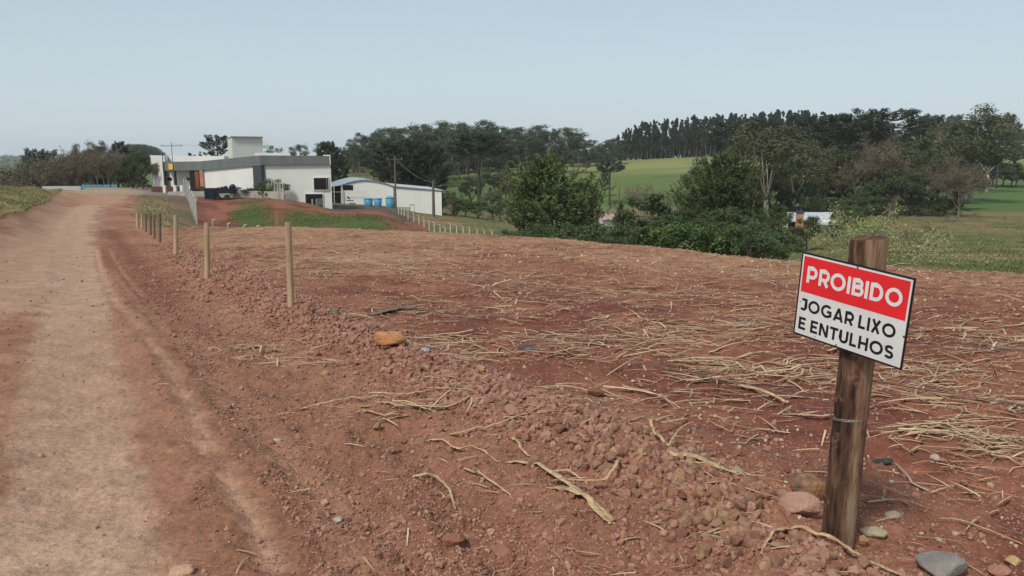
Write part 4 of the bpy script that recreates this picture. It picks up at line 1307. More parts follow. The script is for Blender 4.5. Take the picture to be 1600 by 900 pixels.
def tree(kind, u, Y, vt, label, group=None, wid=1.0, var=None, dz=0.0, rz=None):
    i = TR.randrange(len(PR[kind])) if var is None else var
    zt = Z(Y, vt)
    x = XY(u, Y, (zt - 4) if Y < 200 else 0.0)
    z0 = float(hz(x, Y)) + dz
    x = XY(u, Y, (z0 + zt) / 2)
    z0 = float(hz(x, Y)) - .05 + dz
    s = max(.15, (zt - z0) / HT[kind][i])
    t = empty(TN[kind], (x, Y, z0), TR.uniform(0, 6.28) if rz is None else rz, (s * wid, s * wid, s))
    tag(t, label, 'bush' if 'bush' in kind else 'tree', group)
    a, b = PR[kind][i]
    obj('trunk', a, t); obj('crown', b, t)
    return t

# skyline eucalyptus wood behind the sheds
G = 'tall eucalyptus trees of the wood behind the sheds'
L_ = 'tall grey green eucalyptus in the rounded wood behind the white sheds'
sk = ([528, 560, 600, 650, 690, 745, 790, 830, 862, 890, 920, 958, 975], [232, 210, 199, 194, 190, 184, 196, 193, 198, 193, 214, 214, 214])
for row, (Y, dv, st) in enumerate(((345, 0, 14), (325, 5, 15), (300, 14, 17), (280, 26, 20))):
    u = 532 + row * 6
    while u < (975 if row < 2 else (950 if row == 2 else 720)):
        if not (row == 3 and u > 715):
            tree('euca', u, Y + TR.uniform(-6, 6), float(np.interp(u, *sk)) + dv + TR.uniform(-1, 9), L_, G, TR.uniform(1.2, 1.6))
        u += st * TR.uniform(.75, 1.25)
G = 'straight eucalyptus trees of the plantation on the ridge'
L_ = 'straight dark eucalyptus in the dense plantation along the ridge top'
sk = ([958, 975, 1000, 1050, 1110, 1150, 1200, 1240, 1300, 1340, 1380], [214, 200, 191, 184, 179, 178, 173, 171, 178, 182, 186])
for row, (Y, dv, st) in enumerate(((364, 3, 7.5), (372, 0, 7.5), (380, -1, 8), (388, 1, 9))):
    u = 960 + row * 3
    while u < 1385:
        tree('plant', u, Y + TR.uniform(-2, 2), float(np.interp(u, *sk)) + dv + TR.uniform(-2, 9), L_, G, TR.uniform(.9, 1.2))
        u += st * TR.uniform(.75, 1.3)
for u in range(955, 1400, 11):
    tree('under', u, 393 + TR.uniform(-2, 3), float(np.interp(u, [955, 1110, 1400], [220, 206, 203])) + TR.uniform(-4, 4), 'dark lower tree filling the shade behind the plantation trunks', 'lower trees behind the plantation trunks', 1.0, dz=-3.5)
for u in range(540, 960, 14):
    tree('under', u, 352 if u < 700 else 362, float(np.interp(u, [540, 700, 960], [240, 236, 236])) + TR.uniform(-4, 4), 'dark lower tree filling the shade behind the eucalyptus trunks', 'lower trees behind the eucalyptus trunks', 1.3, dz=-3)
for u in range(560, 700, 12):
    tree('euca', u, 262 + TR.uniform(-4, 4), float(np.interp(u, [560, 700], [232, 238])) + TR.uniform(-6, 8), L_, G, 1.4)
# hedge of lower wood closing the foot of the forests
G = 'understorey trees at the foot of the hilltop woods'
for u in list(range(700, 960, 15)) + list(range(536, 700, 17)):
    Y = 296 if u < 700 else np.interp(u, [700, 960], [340, 352])
    tree('under', u + TR.uniform(-5, 5), Y, float(np.interp(u, [536, 700, 960], [262, 258, 240])) + TR.uniform(-6, 8), 'low dark tree in the shade under the tall eucalyptus wood', G, 1.3)
G = 'hazy trees behind the white office building'
for u, v in ((425, 224), (440, 228), (455, 226), (468, 222), (482, 226), (498, 219), (512, 223), (526, 228), (540, 226)):
    tree('euca', u, 290 + TR.uniform(-8, 8), v + 3, 'grey green tree rising behind the flat roof of the office', G, 1.25)
for u, v in ((298, 239), (307, 237), (316, 238), (326, 240), (312, 242)): tree('plant', u, 330, v, 'small pointed tree top above the office roof', 'pointed tree tops above the office roof', 1.6)
G = 'trees of the far wooded knoll'
for row in range(3):
    for u in range(204, 262, 5):
        tree('euca', u + row * 1.5, 560 + row * 14, float(np.interp(u, [200, 212, 228, 245, 262], [227, 224, 226, 233, 246])) + row * .0 + TR.uniform(0, 2.5), 'bluish tree on the far wooded knoll beyond the road end', G, 1.35)
# umbrella araucarias
AR = [('arau0', 748, 150, 209, 1.25, 'lone umbrella shaped araucaria with long bare trunk before the meadow'), ('arau1', 340, 150, 211, 1.0, 'flat topped araucaria behind the tall block of the office'),
      ('arau2', 612, 150, 221, 1.0, 'dark araucaria of the dense clump above the arched shed'), ('arau2', 642, 156, 217, 1.0, 'tallest araucaria of the dense clump between the sheds'), ('arau2', 672, 152, 226, .95, 'dense dark araucaria above the plain white shed'),
      ('arau2', 514, 150, 221, .7, 'dark araucaria just behind the corner of the office'), ('arau2', 528, 158, 240, .8, 'lower dark araucaria between the office and arched shed'),
      ('arau1', 1150, 205, 187, 1.1, 'broad araucaria above the big dark pine'), ('arau1', 1190, 215, 186, 1.0, 'araucaria with layered crown before the plantation'), ('arau1', 1272, 190, 182, 1.2, 'spreading araucaria behind the forked eucalyptus'),
      ('arau1', 1330, 185, 176, 1.3, 'broad araucaria in the middle of the dark group'), ('arau1', 1380, 186, 169, 1.25, 'highest araucaria with gaps of sky under its crown'), ('arau1', 1440, 210, 182, .8, 'small topped araucaria beside the highest one'),
      ('arau1', 1470, 205, 178, .75, 'slim araucaria left of the big round tree'), ('arau1', 1225, 200, 196, .9, 'low araucaria half hidden behind forked eucalyptus'), ('arau0', 837, 290, 222, .9, 'reddish distant araucaria before the eucalyptus wood'),
      ('arau0', 953, 215, 249, 1.1, 'small round topped araucaria alone on the green hill'), ('arau2', 945, 232, 262, .5, 'narrow dark araucaria below the round topped one'), ('arau0', 70, 235, 232.5, .6, 'lone thin araucaria whose flat top clears the bare trees')]
for k, u, Y, v, wd, lab in AR: tree(k, u, Y, v, lab, None, wd)
G = 'dark trees between the lone araucaria and meadow'
for u, Y, v, k, wd in ((735, 170, 277, 'dark', .8), (776, 190, 262, 'dark', 1.2), (790, 150, 268, 'brown', 1), (708, 120, 300, 'bush', 1), (700, 116, 303, 'brown', 1), (728, 118, 316, 'gbush', 1.3), (748, 117, 314, 'gbush', 1.2), (770, 120, 305, 'dark', 1.2), (765, 128, 290, 'brown', 1.1), (690, 125, 296, 'dark', 1.0), (712, 119, 311, 'bush', 1.4), (760, 110, 322, 'bush', 1.4), (783, 112, 318, 'bush', 1.2)):
    tree(k, u, Y, v, {'dark': 'dark leafy tree near the shed end of the meadow', 'brown': 'brownish half bare tree by the end of the shed', 'bush': 'dark bush at the end of the white shed', 'gbush': 'bright green bush below the lone araucaria'}[k], G + k, wd)
# the big trees beyond the field edge
tree('pine', 862, 74, 243, 'large open pine with upright shoots at the edge of the field', None, 1.6, 0, rz=.4)
tree('pine', 818, 80, 290, 'lower pine filling in beside the large open pine', None, 1.3, 0, rz=1.9)
tree('pine', 908, 82, 284, 'bushy pine overlapping the large open pine', None, 1.3, 0, rz=3.1)
tree('pine', 1132, 72, 240, 'large dark bushy pine right of the green meadow', None, 1.15, 1, rz=2.0)
tree('pine', 1085, 80, 292, 'lower dark pine beside the big bushy one', None, 1.1, 1)
tree('under', 1012, 68, 303, 'round dark green tree between the two pines', None, 1.15, 0)
tree('under', 1052, 74, 322, 'smaller rounded tree touching the big bushy pine', None, 1.1, 1)
tree('conepine', 968, 90, 315, 'small narrow pine beside the hut roof', None, 1)
G = 'low scrub along the far edge of the field'
for u in list(range(800, 1225, 13)):
    Y = float(np.interp(u, [780, 1000, 1240], [58, 52, 44])) + TR.uniform(-5, 8)
    k = TR.choice(['dark', 'bush', 'bush', 'gbush', 'brbush', 'pine'])
    v = float(np.interp(u, [790, 900, 1000, 1100, 1230], [356, 352, 356, 350, 362])) + TR.uniform(-8, 10)
    tree(k, u, Y, v, {'dark': 'small dark tree in the scrub beyond the field edge', 'bush': 'dark bush in the scrub beyond the field edge', 'gbush': 'fresh green bush in the scrub beyond the field edge', 'brbush': 'dry brown bush in the scrub beyond the field edge', 'pine': 'small pine in the scrub beyond the field edge'}[k], G + ' ' + k, 1.3, 1 if k == 'pine' else None)
for u, v, k in ((1050, 335, 'dark'), (1075, 330, 'pine'), (1110, 330, 'pine'), (1150, 325, 'dark'), (1180, 335, 'pine'), (1195, 345, 'dark'), (930, 348, 'dark'), (905, 352, 'dark'), (1040, 350, 'pine'), (1165, 345, 'pine')):
    tree(k, u, 62 + TR.uniform(-4, 6), v, {'dark': 'dark leafy tree filling the thicket under the big pines', 'pine': 'small dark pine filling the thicket under the big pines'}[k], 'thicket under the big pines ' + k, 1.25, 1 if k == 'pine' else None)
tree('bare', 1010, 160, 285, 'pale bare tree against the green hillside', None, 1.3)
tree('brown', 990, 170, 296, 'brownish bare tree at the foot of the green hillside', None, 1.3)
tree('bare', 1050, 175, 300, 'thin bare tree in front of the meadow fence line', None, 1)
tree('olive', 1203, 130, 192, 'tall pale trunked eucalyptus with forked white limbs', None, 1.35, 0)
tree('olive', 1240, 140, 205, 'olive grey eucalyptus behind the farm house', None, 1.2, 1)
tree('dark', 1105, 150, 247, 'dark shrubby tree at the end of the pale meadow', None, .8)
G = 'mixed wood behind the farm house'
for u, Y, v, k, wd in ((1165, 135, 262, 'brown', 1.0), (1185, 145, 240, 'brown', 1.2), (1225, 150, 255, 'dark', 1.2), (1260, 150, 238, 'brown', 1.1), (1290, 160, 240, 'brown', 1.1), (1320, 158, 228, 'dark', 1.0), (1340, 150, 245, 'brown', .9),
                       (1355, 160, 215, 'brown', 1.1), (1385, 150, 205, 'brown', .9), (1400, 165, 210, 'olive', .9), (1425, 160, 215, 'dark', 1.0), (1440, 150, 235, 'olive', .8), (1395, 145, 262, 'dark', 1.1), (1425, 143, 270, 'dark', 1.1), (1460, 148, 248, 'dark', .9),
                       (1480, 142, 240, 'brown', 1.0), (1503, 136, 243, 'brown', 1.1), (1460, 175, 200, 'brown', 1.0), (1478, 180, 200, 'olive', .9), (1500, 190, 205, 'dark', 1.1), (1250, 165, 285, 'dark', 1.3), (1300, 168, 288, 'dark', 1.3), (1345, 150, 290, 'dark', 1.2), (1370, 146, 292, 'dark', 1.2), (1500, 160, 262, 'dark', 1.2), (1207, 142, 285, 'dark', 1.2), (1320, 172, 262, 'dark', 1.3), (1285, 176, 262, 'dark', 1.3), (1235, 170, 262, 'dark', 1.3)):
    tree(k, u, Y, v, {'dark': 'dark leafy tree in the mixed wood behind the farm house', 'brown': 'leafless brownish tree in the mixed wood behind the farm house', 'olive': 'olive leaved tall tree in the mixed wood'}[k], G + ' ' + k, wd)
for u in range(1168, 1500, 13):
    tree(TR.choice(['bush', 'bush', 'brbush', 'dark']), u, 141 + TR.uniform(-4, 8), 316 + TR.uniform(-10, 8), 'undergrowth shrub at the foot of the mixed wood', 'undergrowth at the foot of the mixed wood', 1.6)
tree('olive', 1522, 185, 165, 'big rounded tree standing highest above the right hand hedge'.replace('right hand ', ''), None, 1.35, 1)
tree('olive', 1547, 230, 180, 'smaller tree behind the big rounded tree', None, 1.1, 0)
tree('arau1', 1562, 255, 178, 'narrow araucaria at the end of the pale upper meadow', None, .7)
tree('dark', 1590, 330, 202, 'dark tree line mass at the far meadow edge', None, 2.0)
G = 'hedge of dark trees above the green field'
for u in range(1505, 1680, 12):
    tree('dark', u + TR.uniform(-4, 4), 262 + TR.uniform(-6, 10), float(np.interp(u, [1500, 1530, 1600, 1680], [243, 248, 262, 262])) + TR.uniform(-5, 6), 'dark tree in the hedge above the bright green field', G, 1.35)
for u in range(1570, 1700, 22): tree('euca', u, 460, 205 + TR.uniform(-6, 8), 'hazy tree on the farthest ridge by the picture edge'.replace(' by the picture edge', ' above the upper meadow'), 'hazy trees on the farthest ridge', 1.4)
tree('brown', 1500, 113, 262, 'brown leafed tree with thick trunk standing alone in the pasture', None, 1.15, 0)
tree('pine', 1276, 128, 303, 'round bluish conifer behind the farm house roof', None, .62, 1)
tree('green', 1212, 92, 318, 'rounded bright green tree beside the farm house', None, .95)
tree('dark', 1175, 88, 325, 'dark tree left of the bright green one'.replace(' left of', ' next to'), None, 1.1)
tree('dark', 1262, 66, 338, 'small dark tree in front of the farm house', None, .9, 1)
tree('dark', 1308, 62, 343, 'small leaning dark tree in front of the annex', None, .8, 2)
tree('green', 1335, 90, 322, 'small leafy tree with light foliage beyond the post top', None, .8)
tree('bush', 1340, 112, 320, 'dark round bush near the farm house corner', None, 1)
tree('lichen', 1392, 31, 322, 'gnarled lichen covered tree behind the sign post', None, 1.15, 0, rz=1.0)
tree('lichen', 1340, 37, 318, 'twisted pale branched tree with yellowish lichen', None, 1.0, 0, rz=3.3)
tree('brown', 1395, 95, 300, 'thin bare sapling with pale trunk in the pasture', None, .4)
tree('bare', 1418, 40, 352, 'small pale bare shrub at the field edge', None, 1.2)
G = 'dry bushes dotted over the pasture'
for u, Y, v in ((1448, 100, 342), (1480, 122, 333), (1545, 96, 350), (1452, 80, 352), (1525, 130, 330), (1570, 118, 338), (1590, 90, 352)): tree('brbush', u, Y, v, 'low brownish bush in the pasture', G, 1.2)
G = 'bare trees along the road end'
for u, Y, v, k, wd in ((62, 126, 262, 'brown', 1.2), (78, 128, 250, 'brown', 1.0), (92, 130, 243, 'brown', .9), (106, 128, 240, 'brown', .95), (120, 127, 243, 'brown', .85), (137, 128, 236, 'brown', 1.0), (150, 126, 240, 'brown', 1.0), (168, 127, 234, 'brown', 1.05), (184, 128, 238, 'brown', .9), (100, 142, 236, 'bare', 1.1), (116, 146, 228, 'bare', .9), (88, 140, 238, 'bare', 1.0), (50, 132, 272, 'brown', 1.3), (128, 140, 236, 'brown', 1.1), (196, 134, 238, 'brown', .8), (160, 140, 236, 'bare', 1.0), (178, 141, 234, 'bare', 1.0), (72, 138, 262, 'brown', 1.2), (145, 135, 250, 'brown', 1.3), (112, 136, 252, 'brown', 1.3), (175, 134, 250, 'brown', 1.3)):
    tree(k, u, Y, v, {'brown': 'brown twiggy tree in the row behind the blue fence', 'bare': 'greyish leafless tree rising over the brown row'}[k], G + ' ' + k, wd * 1.2)
G = 'dark crowns behind the bare trees'
for u, Y, v, k, wd in ((125, 156, 225, 'olive', .8), (150, 160, 220, 'olive', .9), (190, 158, 221, 'arau2', .6), (182, 162, 226, 'olive', .7), (208, 150, 236, 'dark', .9), (95, 160, 252, 'dark', 1.5), (120, 158, 258, 'dark', 1.5), (145, 158, 258, 'dark', 1.5), (170, 158, 256, 'dark', 1.5), (60, 165, 266, 'dark', 1.5)):
    tree(k, u, Y, v, {'olive': 'olive crowned tree showing over the bare row', 'arau2': 'dark pointed tree showing over the bare row', 'dark': 'dark leafy tree filling in behind the bare row'}[k], G + ' ' + k, wd)
tree('dark', 205, 117, 240, 'dark green leafy tree at the yard entrance', None, .75, 0)
tree('dark', 222, 114, 238, 'dark green tree next to the white office end wall', None, .72, 1)
tree('bush', 213, 116, 283, 'dark bush under the yard entrance trees', None, 1.5)
tree('brown', 243, 111, 252, 'slender half bare tree against the white end wall', None, .35)
for u in (184, 192, 200, 208, 216, 224): tree('under', u, 126 + TR.uniform(-1, 3), 272 + TR.uniform(-6, 4), 'dense dark tree closing the yard entrance row', 'dense dark trees of the yard entrance', .8)
for u, Y, v in ((228, 112, 288), (196, 120, 286)): tree('bush', u, Y, v, 'low dark bush at the edge of the yard' + (' by the end wall' if u > 210 else ' by the blue fence'), None, 1.2)
for u, Y, v, lab in ((296, 92.5, 295, 'clipped green ball bush by the mesh fence'), (317, 93, 290.5, 'clipped bush beside the black trailer'), (391, 91.6, 293.5, 'small clipped bush by the dark stone panel'), (411, 90.5, 293, 'small round bush before the office wall')):
    tree('gbush', u, Y, v, lab, None, .8)
tree('gbush', 426, 92, 279, 'leafy green creeper clump behind the curved posts', None, 1.25)
tree('bush', 380, 92, 292.2, 'low dark hedge piece in front of the office wall', None, 2.4)

# ------------------------------------------------------------------ the sign and its post
def stroke(pts, t, z):
    """flat strip of width t along pts (2D) lying in the x-z plane, lifted z towards -y"""
    P_ = np.array(pts, float)
    closed = np.allclose(P_[0], P_[-1])
    d = np.diff(P_, axis=0); d /= np.linalg.norm(d, axis=1)[:, None] + 1e-9
    n = np.stack([-d[:, 1], d[:, 0]], -1)
    N = np.empty_like(P_)
    N[1:-1] = n[:-1] + n[1:]
    if closed: N[0] = N[-1] = n[0] + n[-1]
    else: N[0], N[-1] = 2 * n[0], 2 * n[-1]
    ref = np.vstack([n, n[-1:]])
    N = N / 2
    N /= np.maximum((N * N).sum(1), .35)[:, None]
    a, b = P_ + N * t / 2, P_ - N * t / 2
    V = np.vstack([np.c_[a[:, 0], np.full(len(a), -z), a[:, 1]], np.c_[b[:, 0], np.full(len(b), -z), b[:, 1]]])
    k = len(P_); i = np.arange(k - 1)
    return V, np.stack([i, i + 1, i + 1 + k, i + k], -1)
def arc(cx, cy, rx, ry, a0, a1, n=16):
    a = np.radians(np.linspace(a0, a1, n)); return [(cx + rx * math.cos(q), cy + ry * math.sin(q)) for q in a]
def glyph(c, t):
    """centre lines in a cell one unit high; returns strokes and width"""
    h = t / 2; T, B = 1 - h, h
    if c == 'P': return [[(h, 0), (h, 1)], [(h, T), (.42, T)] + arc(.42, (T + .36) / 2, .25, (T - .36) / 2, 90, -90) + [(h, .36)]], .42 + .25 + h
    if c == 'R': return [[(h, 0), (h, 1)], [(h, T), (.42, T)] + arc(.42, (T + .38) / 2, .25, (T - .38) / 2, 90, -90) + [(h, .38)], [(.40, .38), (.66, 0)]], .72
    if c == 'O': return [arc(.53, .5, .53 - h, .5 - h * .9, 0, 360, 37)], 1.06
    if c == 'I': return [[(h, 0), (h, 1)]], t
    if c == 'B': return [[(h, 0), (h, 1)], [(h, T), (.42, T)] + arc(.42, (T + .53) / 2, .20, (T - .53) / 2, 90, -90, 12) + [(h, .53)], [(h, .53), (.45, .53)] + arc(.45, (B + .53) / 2, .24, (.53 - B) / 2, 90, -90, 12) + [(h, B)]], .74
    if c == 'D': return [[(h, 0), (h, 1)], [(h, T), (.38, T)] + arc(.38, .5, .46 - h, .5 - h, 90, -90, 20) + [(h, B)]], .86
    if c == 'J': return [[(.10, T), (.52, T)], [(.50, 1), (.50, .30)] + arc(.28, .30, .22, .30 - h, 0, -150, 14)], .50 + h
    if c == 'G': return [arc(.53, .5, .53 - h, .5 - h * .9, 48, 335, 30), [(.97 - h, .12), (.97 - h, .5)], [(.55, .47), (.97, .47)]], 1.0
    if c == 'A': return [[(h * .9, 0), (.44, 1.0)], [(.44, 1.0), (.88 - h * .9, 0)], [(.17, .25), (.71, .25)]], .88
    if c == 'L': return [[(h, 0), (h, 1)], [(h, B), (.58, B)]], .60
    if c == 'X': return [[(h, 0), (.74 - h, 1)], [(h, 1), (.74 - h, 0)]], .74
    if c == 'E': return [[(h, 0), (h, 1)], [(h, T), (.64, T)], [(h, .51), (.58, .51)], [(h, B), (.66, B)]], .67
    if c == 'N': return [[(h, 0), (h, 1)], [(h * 1.2, .96), (.80 - h * 1.2, .04)], [(.80 - h, 0), (.80 - h, 1)]], .80
    if c == 'T': return [[(.36, 0), (.36, 1)], [(0, T), (.72, T)]], .72
    if c == 'U': return [[(h, 1), (h, .38)] + arc(.38, .38, .38 - h, .38 - h, 180, 360, 18) + [(.76 - h, 1)]], .76
    if c == 'H': return [[(h, 0), (h, 1)], [(.78 - h, 0), (.78 - h, 1)], [(h, .5), (.78 - h, .5)]], .78
    if c == 'S': return [arc(.34, (T + .5) / 2, .34 - h, (T - .5) / 2, 25, 270, 16) + arc(.34, (B + .5) / 2, .36 - h, (.5 - B) / 2, 90, -155, 18)[1:]], .66
    return [], .32
def text_mesh(name, s, x0, x1, z0, z1, t, m, lift):
    hgt, x, w_, k = z1 - z0, 0.0, MB(), 0
    items = []
    for c in s:
        st, wd = glyph(c, t)
        items.append((x, st)); x += wd + (.13 if c != ' ' else 0)
    tot = x - .13
    sx = (x1 - x0) / tot
    for gx, st in items:
        for q in st:
            V, Q = stroke(q, t, 0)
            V[:, 0] = x0 + (V[:, 0] + gx) * sx
            V[:, 2] = z0 + V[:, 2] * hgt
            V[:, 1] = -(lift + .00006 * (k % 5)); k += 1
            w_.add(V, Q)
    return w_
SW, SH = .4682, .3417
sgn = empty('warning_sign', (1.2709, 2.84, 1.0504))
sgn.rotation_euler = (0, 0, 0)
ca, sa, cb, sb, cc, sc_ = math.cos(-1.01287), math.sin(-1.01287), math.cos(.06), math.sin(.06), math.cos(.10324), math.sin(.10324)
MR = Matrix(((ca, -sa, 0), (sa, ca, 0), (0, 0, 1))) @ Matrix(((1, 0, 0), (0, cb, -sb), (0, sb, cb))) @ Matrix(((cc, 0, sc_), (0, 1, 0), (-sc_, 0, cc)))
sgn.rotation_euler = MR.to_euler()
tag(sgn, 'red and white PROIBIDO sign nailed tilted to the near timber post', 'sign')
m_blk = mat('sign_black', (.012, .013, .018), None, 3, .45)
m_wht = mat('sign_white', (.68, .70, .70), (.60, .61, .60), 7, .42, spec=.4)
m_red = mat('sign_red', (.76, .022, .032), (.66, .020, .028), 7, .42, spec=.4)
m_ltw = mat('sign_letter_white', (.72, .72, .72), (.66, .66, .66), 6, .4)
w = MB(); w.box((-SW / 2, 0, -SH / 2), (SW / 2, .003, SH / 2)); w.build('backing_board', m_blk, sgn)
b1 = .0075
w = MB(); w.box((-SW / 2 + b1, -.0012, -SH / 2 + b1), (SW / 2 - b1, -.0002, SH / 2 - b1)); w.build('face_panel', m_wht, sgn)
w = MB(); w.box((-SW / 2 + .0145, -.0020, SH / 2 - SH * .465), (SW / 2 - .0145, -.0013, SH / 2 - .0145)); w.build('red_field', m_red, sgn)
def fx(f): return -SW / 2 + f * SW
def fz(f): return SH / 2 - f * SH
text_mesh('t', 'PROIBIDO', fx(.075), fx(.925), fz(.345), fz(.150), .205, None, .0023).build('title_lettering', m_ltw, sgn)
text_mesh('t', 'JOGAR LIXO', fx(.045), fx(.910), fz(.690), fz(.540),   .205, None, .0016).build('upper_lettering', m_blk, sgn)
text_mesh('t', 'E ENTULHOS', fx(.045), fx(.915), fz(.920), fz(.770), .205, None, .0016).build('lower_lettering', m_blk, sgn)
for x_, z_ in ((.012, SH / 2 - .0105), (-.035, -SH / 2 + .0115)):
    w = MB(); w.tube([(x_, .03, z_), (x_, -.002, z_), (x_, -.004, z_)], [.002, .0035, .0025], 8); w.build('nail', M['steel'], sgn)
w = MB()
for x_, z_, r_ in ((SW / 2 - .010, -.045, .0042), (-SW / 2 + .02, -.03, .002), (.09, -.13, .0017), (-.13, -.155, .002), (-.11, .10, .0022), (.02, -.02, .0016), (.16, -.10, .0018)):
    w.tube([(x_, -.0012, z_), (x_, -.0027, z_)], r_, 7)
w.build('rust_speck', mat('rust', (.18, .07, .03), (.08, .03, .02), 40, .9), sgn)

def post_mat():
    m = bpy.data.materials.new('old_post_wood')
    m.use_nodes = True
    n, l = m.node_tree.nodes, m.node_tree.links
    b = n['Principled BSDF']; b.inputs['Roughness'].default_value = .85; b.inputs['Specular IOR Level'].default_value = .2
    t = n.new('ShaderNodeTexCoord')
    mp1 = n.new('ShaderNodeMapping'); mp1.inputs['Scale'].default_value = (34, 34, 4.5); l.new(t.outputs['Object'], mp1.inputs[0])
    n1 = n.new('ShaderNodeTexNoise'); n1.inputs['Scale'].default_value = 1; n1.inputs['Detail'].default_value = 8; n1.inputs['Roughness'].default_value = .65; l.new(mp1.outputs[0], n1.inputs['Vector'])
    r1 = n.new('ShaderNodeValToRGB'); E_ = r1.color_ramp.elements
    E_[0].position = .32; E_[0].color = (.022, .013, .010, 1); E_[1].position = .74; E_[1].color = (.30, .215, .14, 1)
    e_2 = E_.new(.50); e_2.color = (.105, .055, .036, 1)
    e_3 = E_.new(.60); e_3.color = (.20, .115, .07, 1)
    # bark left on one side, bare greyish wood on the other
    at = n.new('ShaderNodeAttribute'); at.attribute_name = 'bare'
    mp2 = n.new('ShaderNodeMapping'); mp2.inputs['Scale'].default_value = (9, 9, 1.6); l.new(t.outputs['Object'], mp2.inputs[0])
    n2 = n.new('ShaderNodeTexNoise'); n2.inputs['Scale'].default_value = 1; n2.inputs['Detail'].default_value = 5; l.new(mp2.outputs[0], n2.inputs['Vector'])
    ad = n.new('ShaderNodeMath'); ad.operation = 'ADD'; l.new(at.outputs['Fac'], ad.inputs[0]); l.new(n2.outputs['Fac'], ad.inputs[1])
    mr_ = n.new('ShaderNodeMapRange'); mr_.inputs[1].default_value = .9; mr_.inputs[2].default_value = 1.25; mr_.inputs[3].default_value = -.06; mr_.inputs[4].default_value = .13; l.new(ad.outputs[0], mr_.inputs[0])
    a2 = n.new('ShaderNodeMath'); a2.operation = 'ADD'; l.new(n1.outputs['Fac'], a2.inputs[0]); l.new(mr_.outputs[0], a2.inputs[1])
    l.new(a2.outputs[0], r1.inputs[0])
    n3 = n.new('ShaderNodeTexNoise'); n3.inputs['Scale'].default_value = 22; n3.inputs['Detail'].default_value = 3; l.new(t.outputs['Object'], n3.inputs['Vector'])
    m3 = n.new('ShaderNodeMapRange'); m3.inputs[1].default_value = .62; m3.inputs[2].default_value = .7; m3.inputs[4].default_value = .55; l.new(n3.outputs['Fac'], m3.inputs[0])
    mx_ = n.new('ShaderNodeMix'); mx_.data_type = 'RGBA'; l.new(m3.outputs[0], mx_.inputs[0]); l.new(r1.outputs[0], mx_.inputs[6]); mx_.inputs[7].default_value = (.28, .14, .08, 1)
    l.new(mx_.outputs[2], b.inputs['Base Color'])
    bp = n.new('ShaderNodeBump'); bp.inputs['Strength'].default_value = 1; bp.inputs['Distance'].default_value = .008; l.new(n1.outputs['Fac'], bp.inputs['Height']); l.new(bp.outputs[0], b.inputs['Normal'])
    return m
pb, pt_ = np.array(P(1304, 2.97, 868)), np.array(P(1358, 2.885, 372))
zb = gz(pb[0], pb[1])
def rough_post(name, base, top, rb, rt, m, k=40, rows=60, amp=.07, seed=3, skew=.012):
    h = top[2] - base[2]
    th = np.arange(k) / k * 2 * np.pi
    zz = np.linspace(0, 1, rows)
    Tg, Zg = np.meshgrid(th, zz)
    # the grain follows a coordinate that closes round the post
    gx, gy_ = np.cos(Tg), np.sin(Tg)
    n = fbm(gx * 3.2 + 5, gy_ * 3.2 + Zg * .8, seed, 4, .6) - .5
    n2_ = fbm(gx * 1.1 + 1, gy_ * 1.1 + Zg * 3, seed + 9, 3) - .5
    rad = (rb + (rt - rb) * Zg) * (1 + amp * 2.2 * n + amp * 1.6 * n2_)
    X = base[0] + (top[0] - base[0]) * Zg + rad * gx
    Y = base[1] + (top[1] - base[1]) * Zg + rad * gy_
    Zc = base[2] - .25 + (h + .25) * Zg + skew * (Zg > .999) * (gx * .6 + n * 1.5)
    V = np.stack([X, Y, Zc], -1).reshape(-1, 3)
    i = np.arange(rows - 1)[:, None] * k; j = np.arange(k)[None, :]; j2 = (j + 1) % k
    Q = np.stack([i + j, i + j2, i + k + j2, i + k + j], -1).reshape(-1, 4)
    c = V[-k:].mean(0) + [0, 0, -.004]
    nv = len(V)
    V2 = V[-k:].copy()
    V = np.vstack([V, V2, [c]])
    T_ = np.array([[nv + a, nv + (a + 1) % k, nv + k] for a in range(k)])
    bare_ = np.concatenate([(.5 + .5 * np.cos(Tg - R(-25))).ravel(), np.full(k + 1, .3)])
    org = np.array([base[0], base[1], base[2]])
    me = mesh(name, V - org, [Q, T_], [m], True, attrs={'bare': ('POINT', bare_)})
    o = obj(name, me); o.location = org
    return o
spo = rough_post('sign_post', np.array([pb[0], pb[1], zb]), np.array([pt_[0], pt_[1], pt_[2]]), .062, .068, post_mat())
tag(spo, 'thick dark weathered timber post carrying the red and white sign', 'fence post')

# timber fence posts along the windrow
fps = [(455, 497, 347, 10.5, 'postw', 'nearest pale round timber post at the end of the wires'), (323, 440, 348, 8.5, 'postw', 'second pale timber post, half as far again as the nearest pale one'),
       (274.5, 405, 336, 7, 'postw', 'third pale timber post, just above the brown mounds'), (249, 381, 333, 5, 'postd', 'dark thin post next beyond the third pale one'), (240.5, 373, 335, 4, 'postd', 'greyish thin post in the far bunch beside the road'),
       (234.5, 367, 332, 4.4, 'postd', 'dark brown post in the middle of the far bunch'), (227.5, 362, 334, 3.6, 'postd', 'reddish thin post in the far bunch'), (221.5, 358, 335, 3.6, 'postw', 'light thin post in the far bunch'), (214.5, 356, 333, 5, 'postw', 'whitish thick post ending the far bunch by the road')]
FP = []
for k, (u, vb, vt, wpx, mm, lab) in enumerate(fps):
    x, y, z = gp(u, vb, 3, 60)
    z = gz(x, y); zt = Z(y, vt)
    xt = XY(u - (0.0 if k else 5), y, zt)
    FP.append((x, y, z, zt, xt))
    o = rough_post('fence_post', np.array([x, y, z]), np.array([xt, y, zt]), wpx * y / 2420, wpx * y / 2500, M[mm], 12, 14, .035, 20 + k, .006)
    tag(o, lab, 'fence post', 'timber posts of the roadside fence')
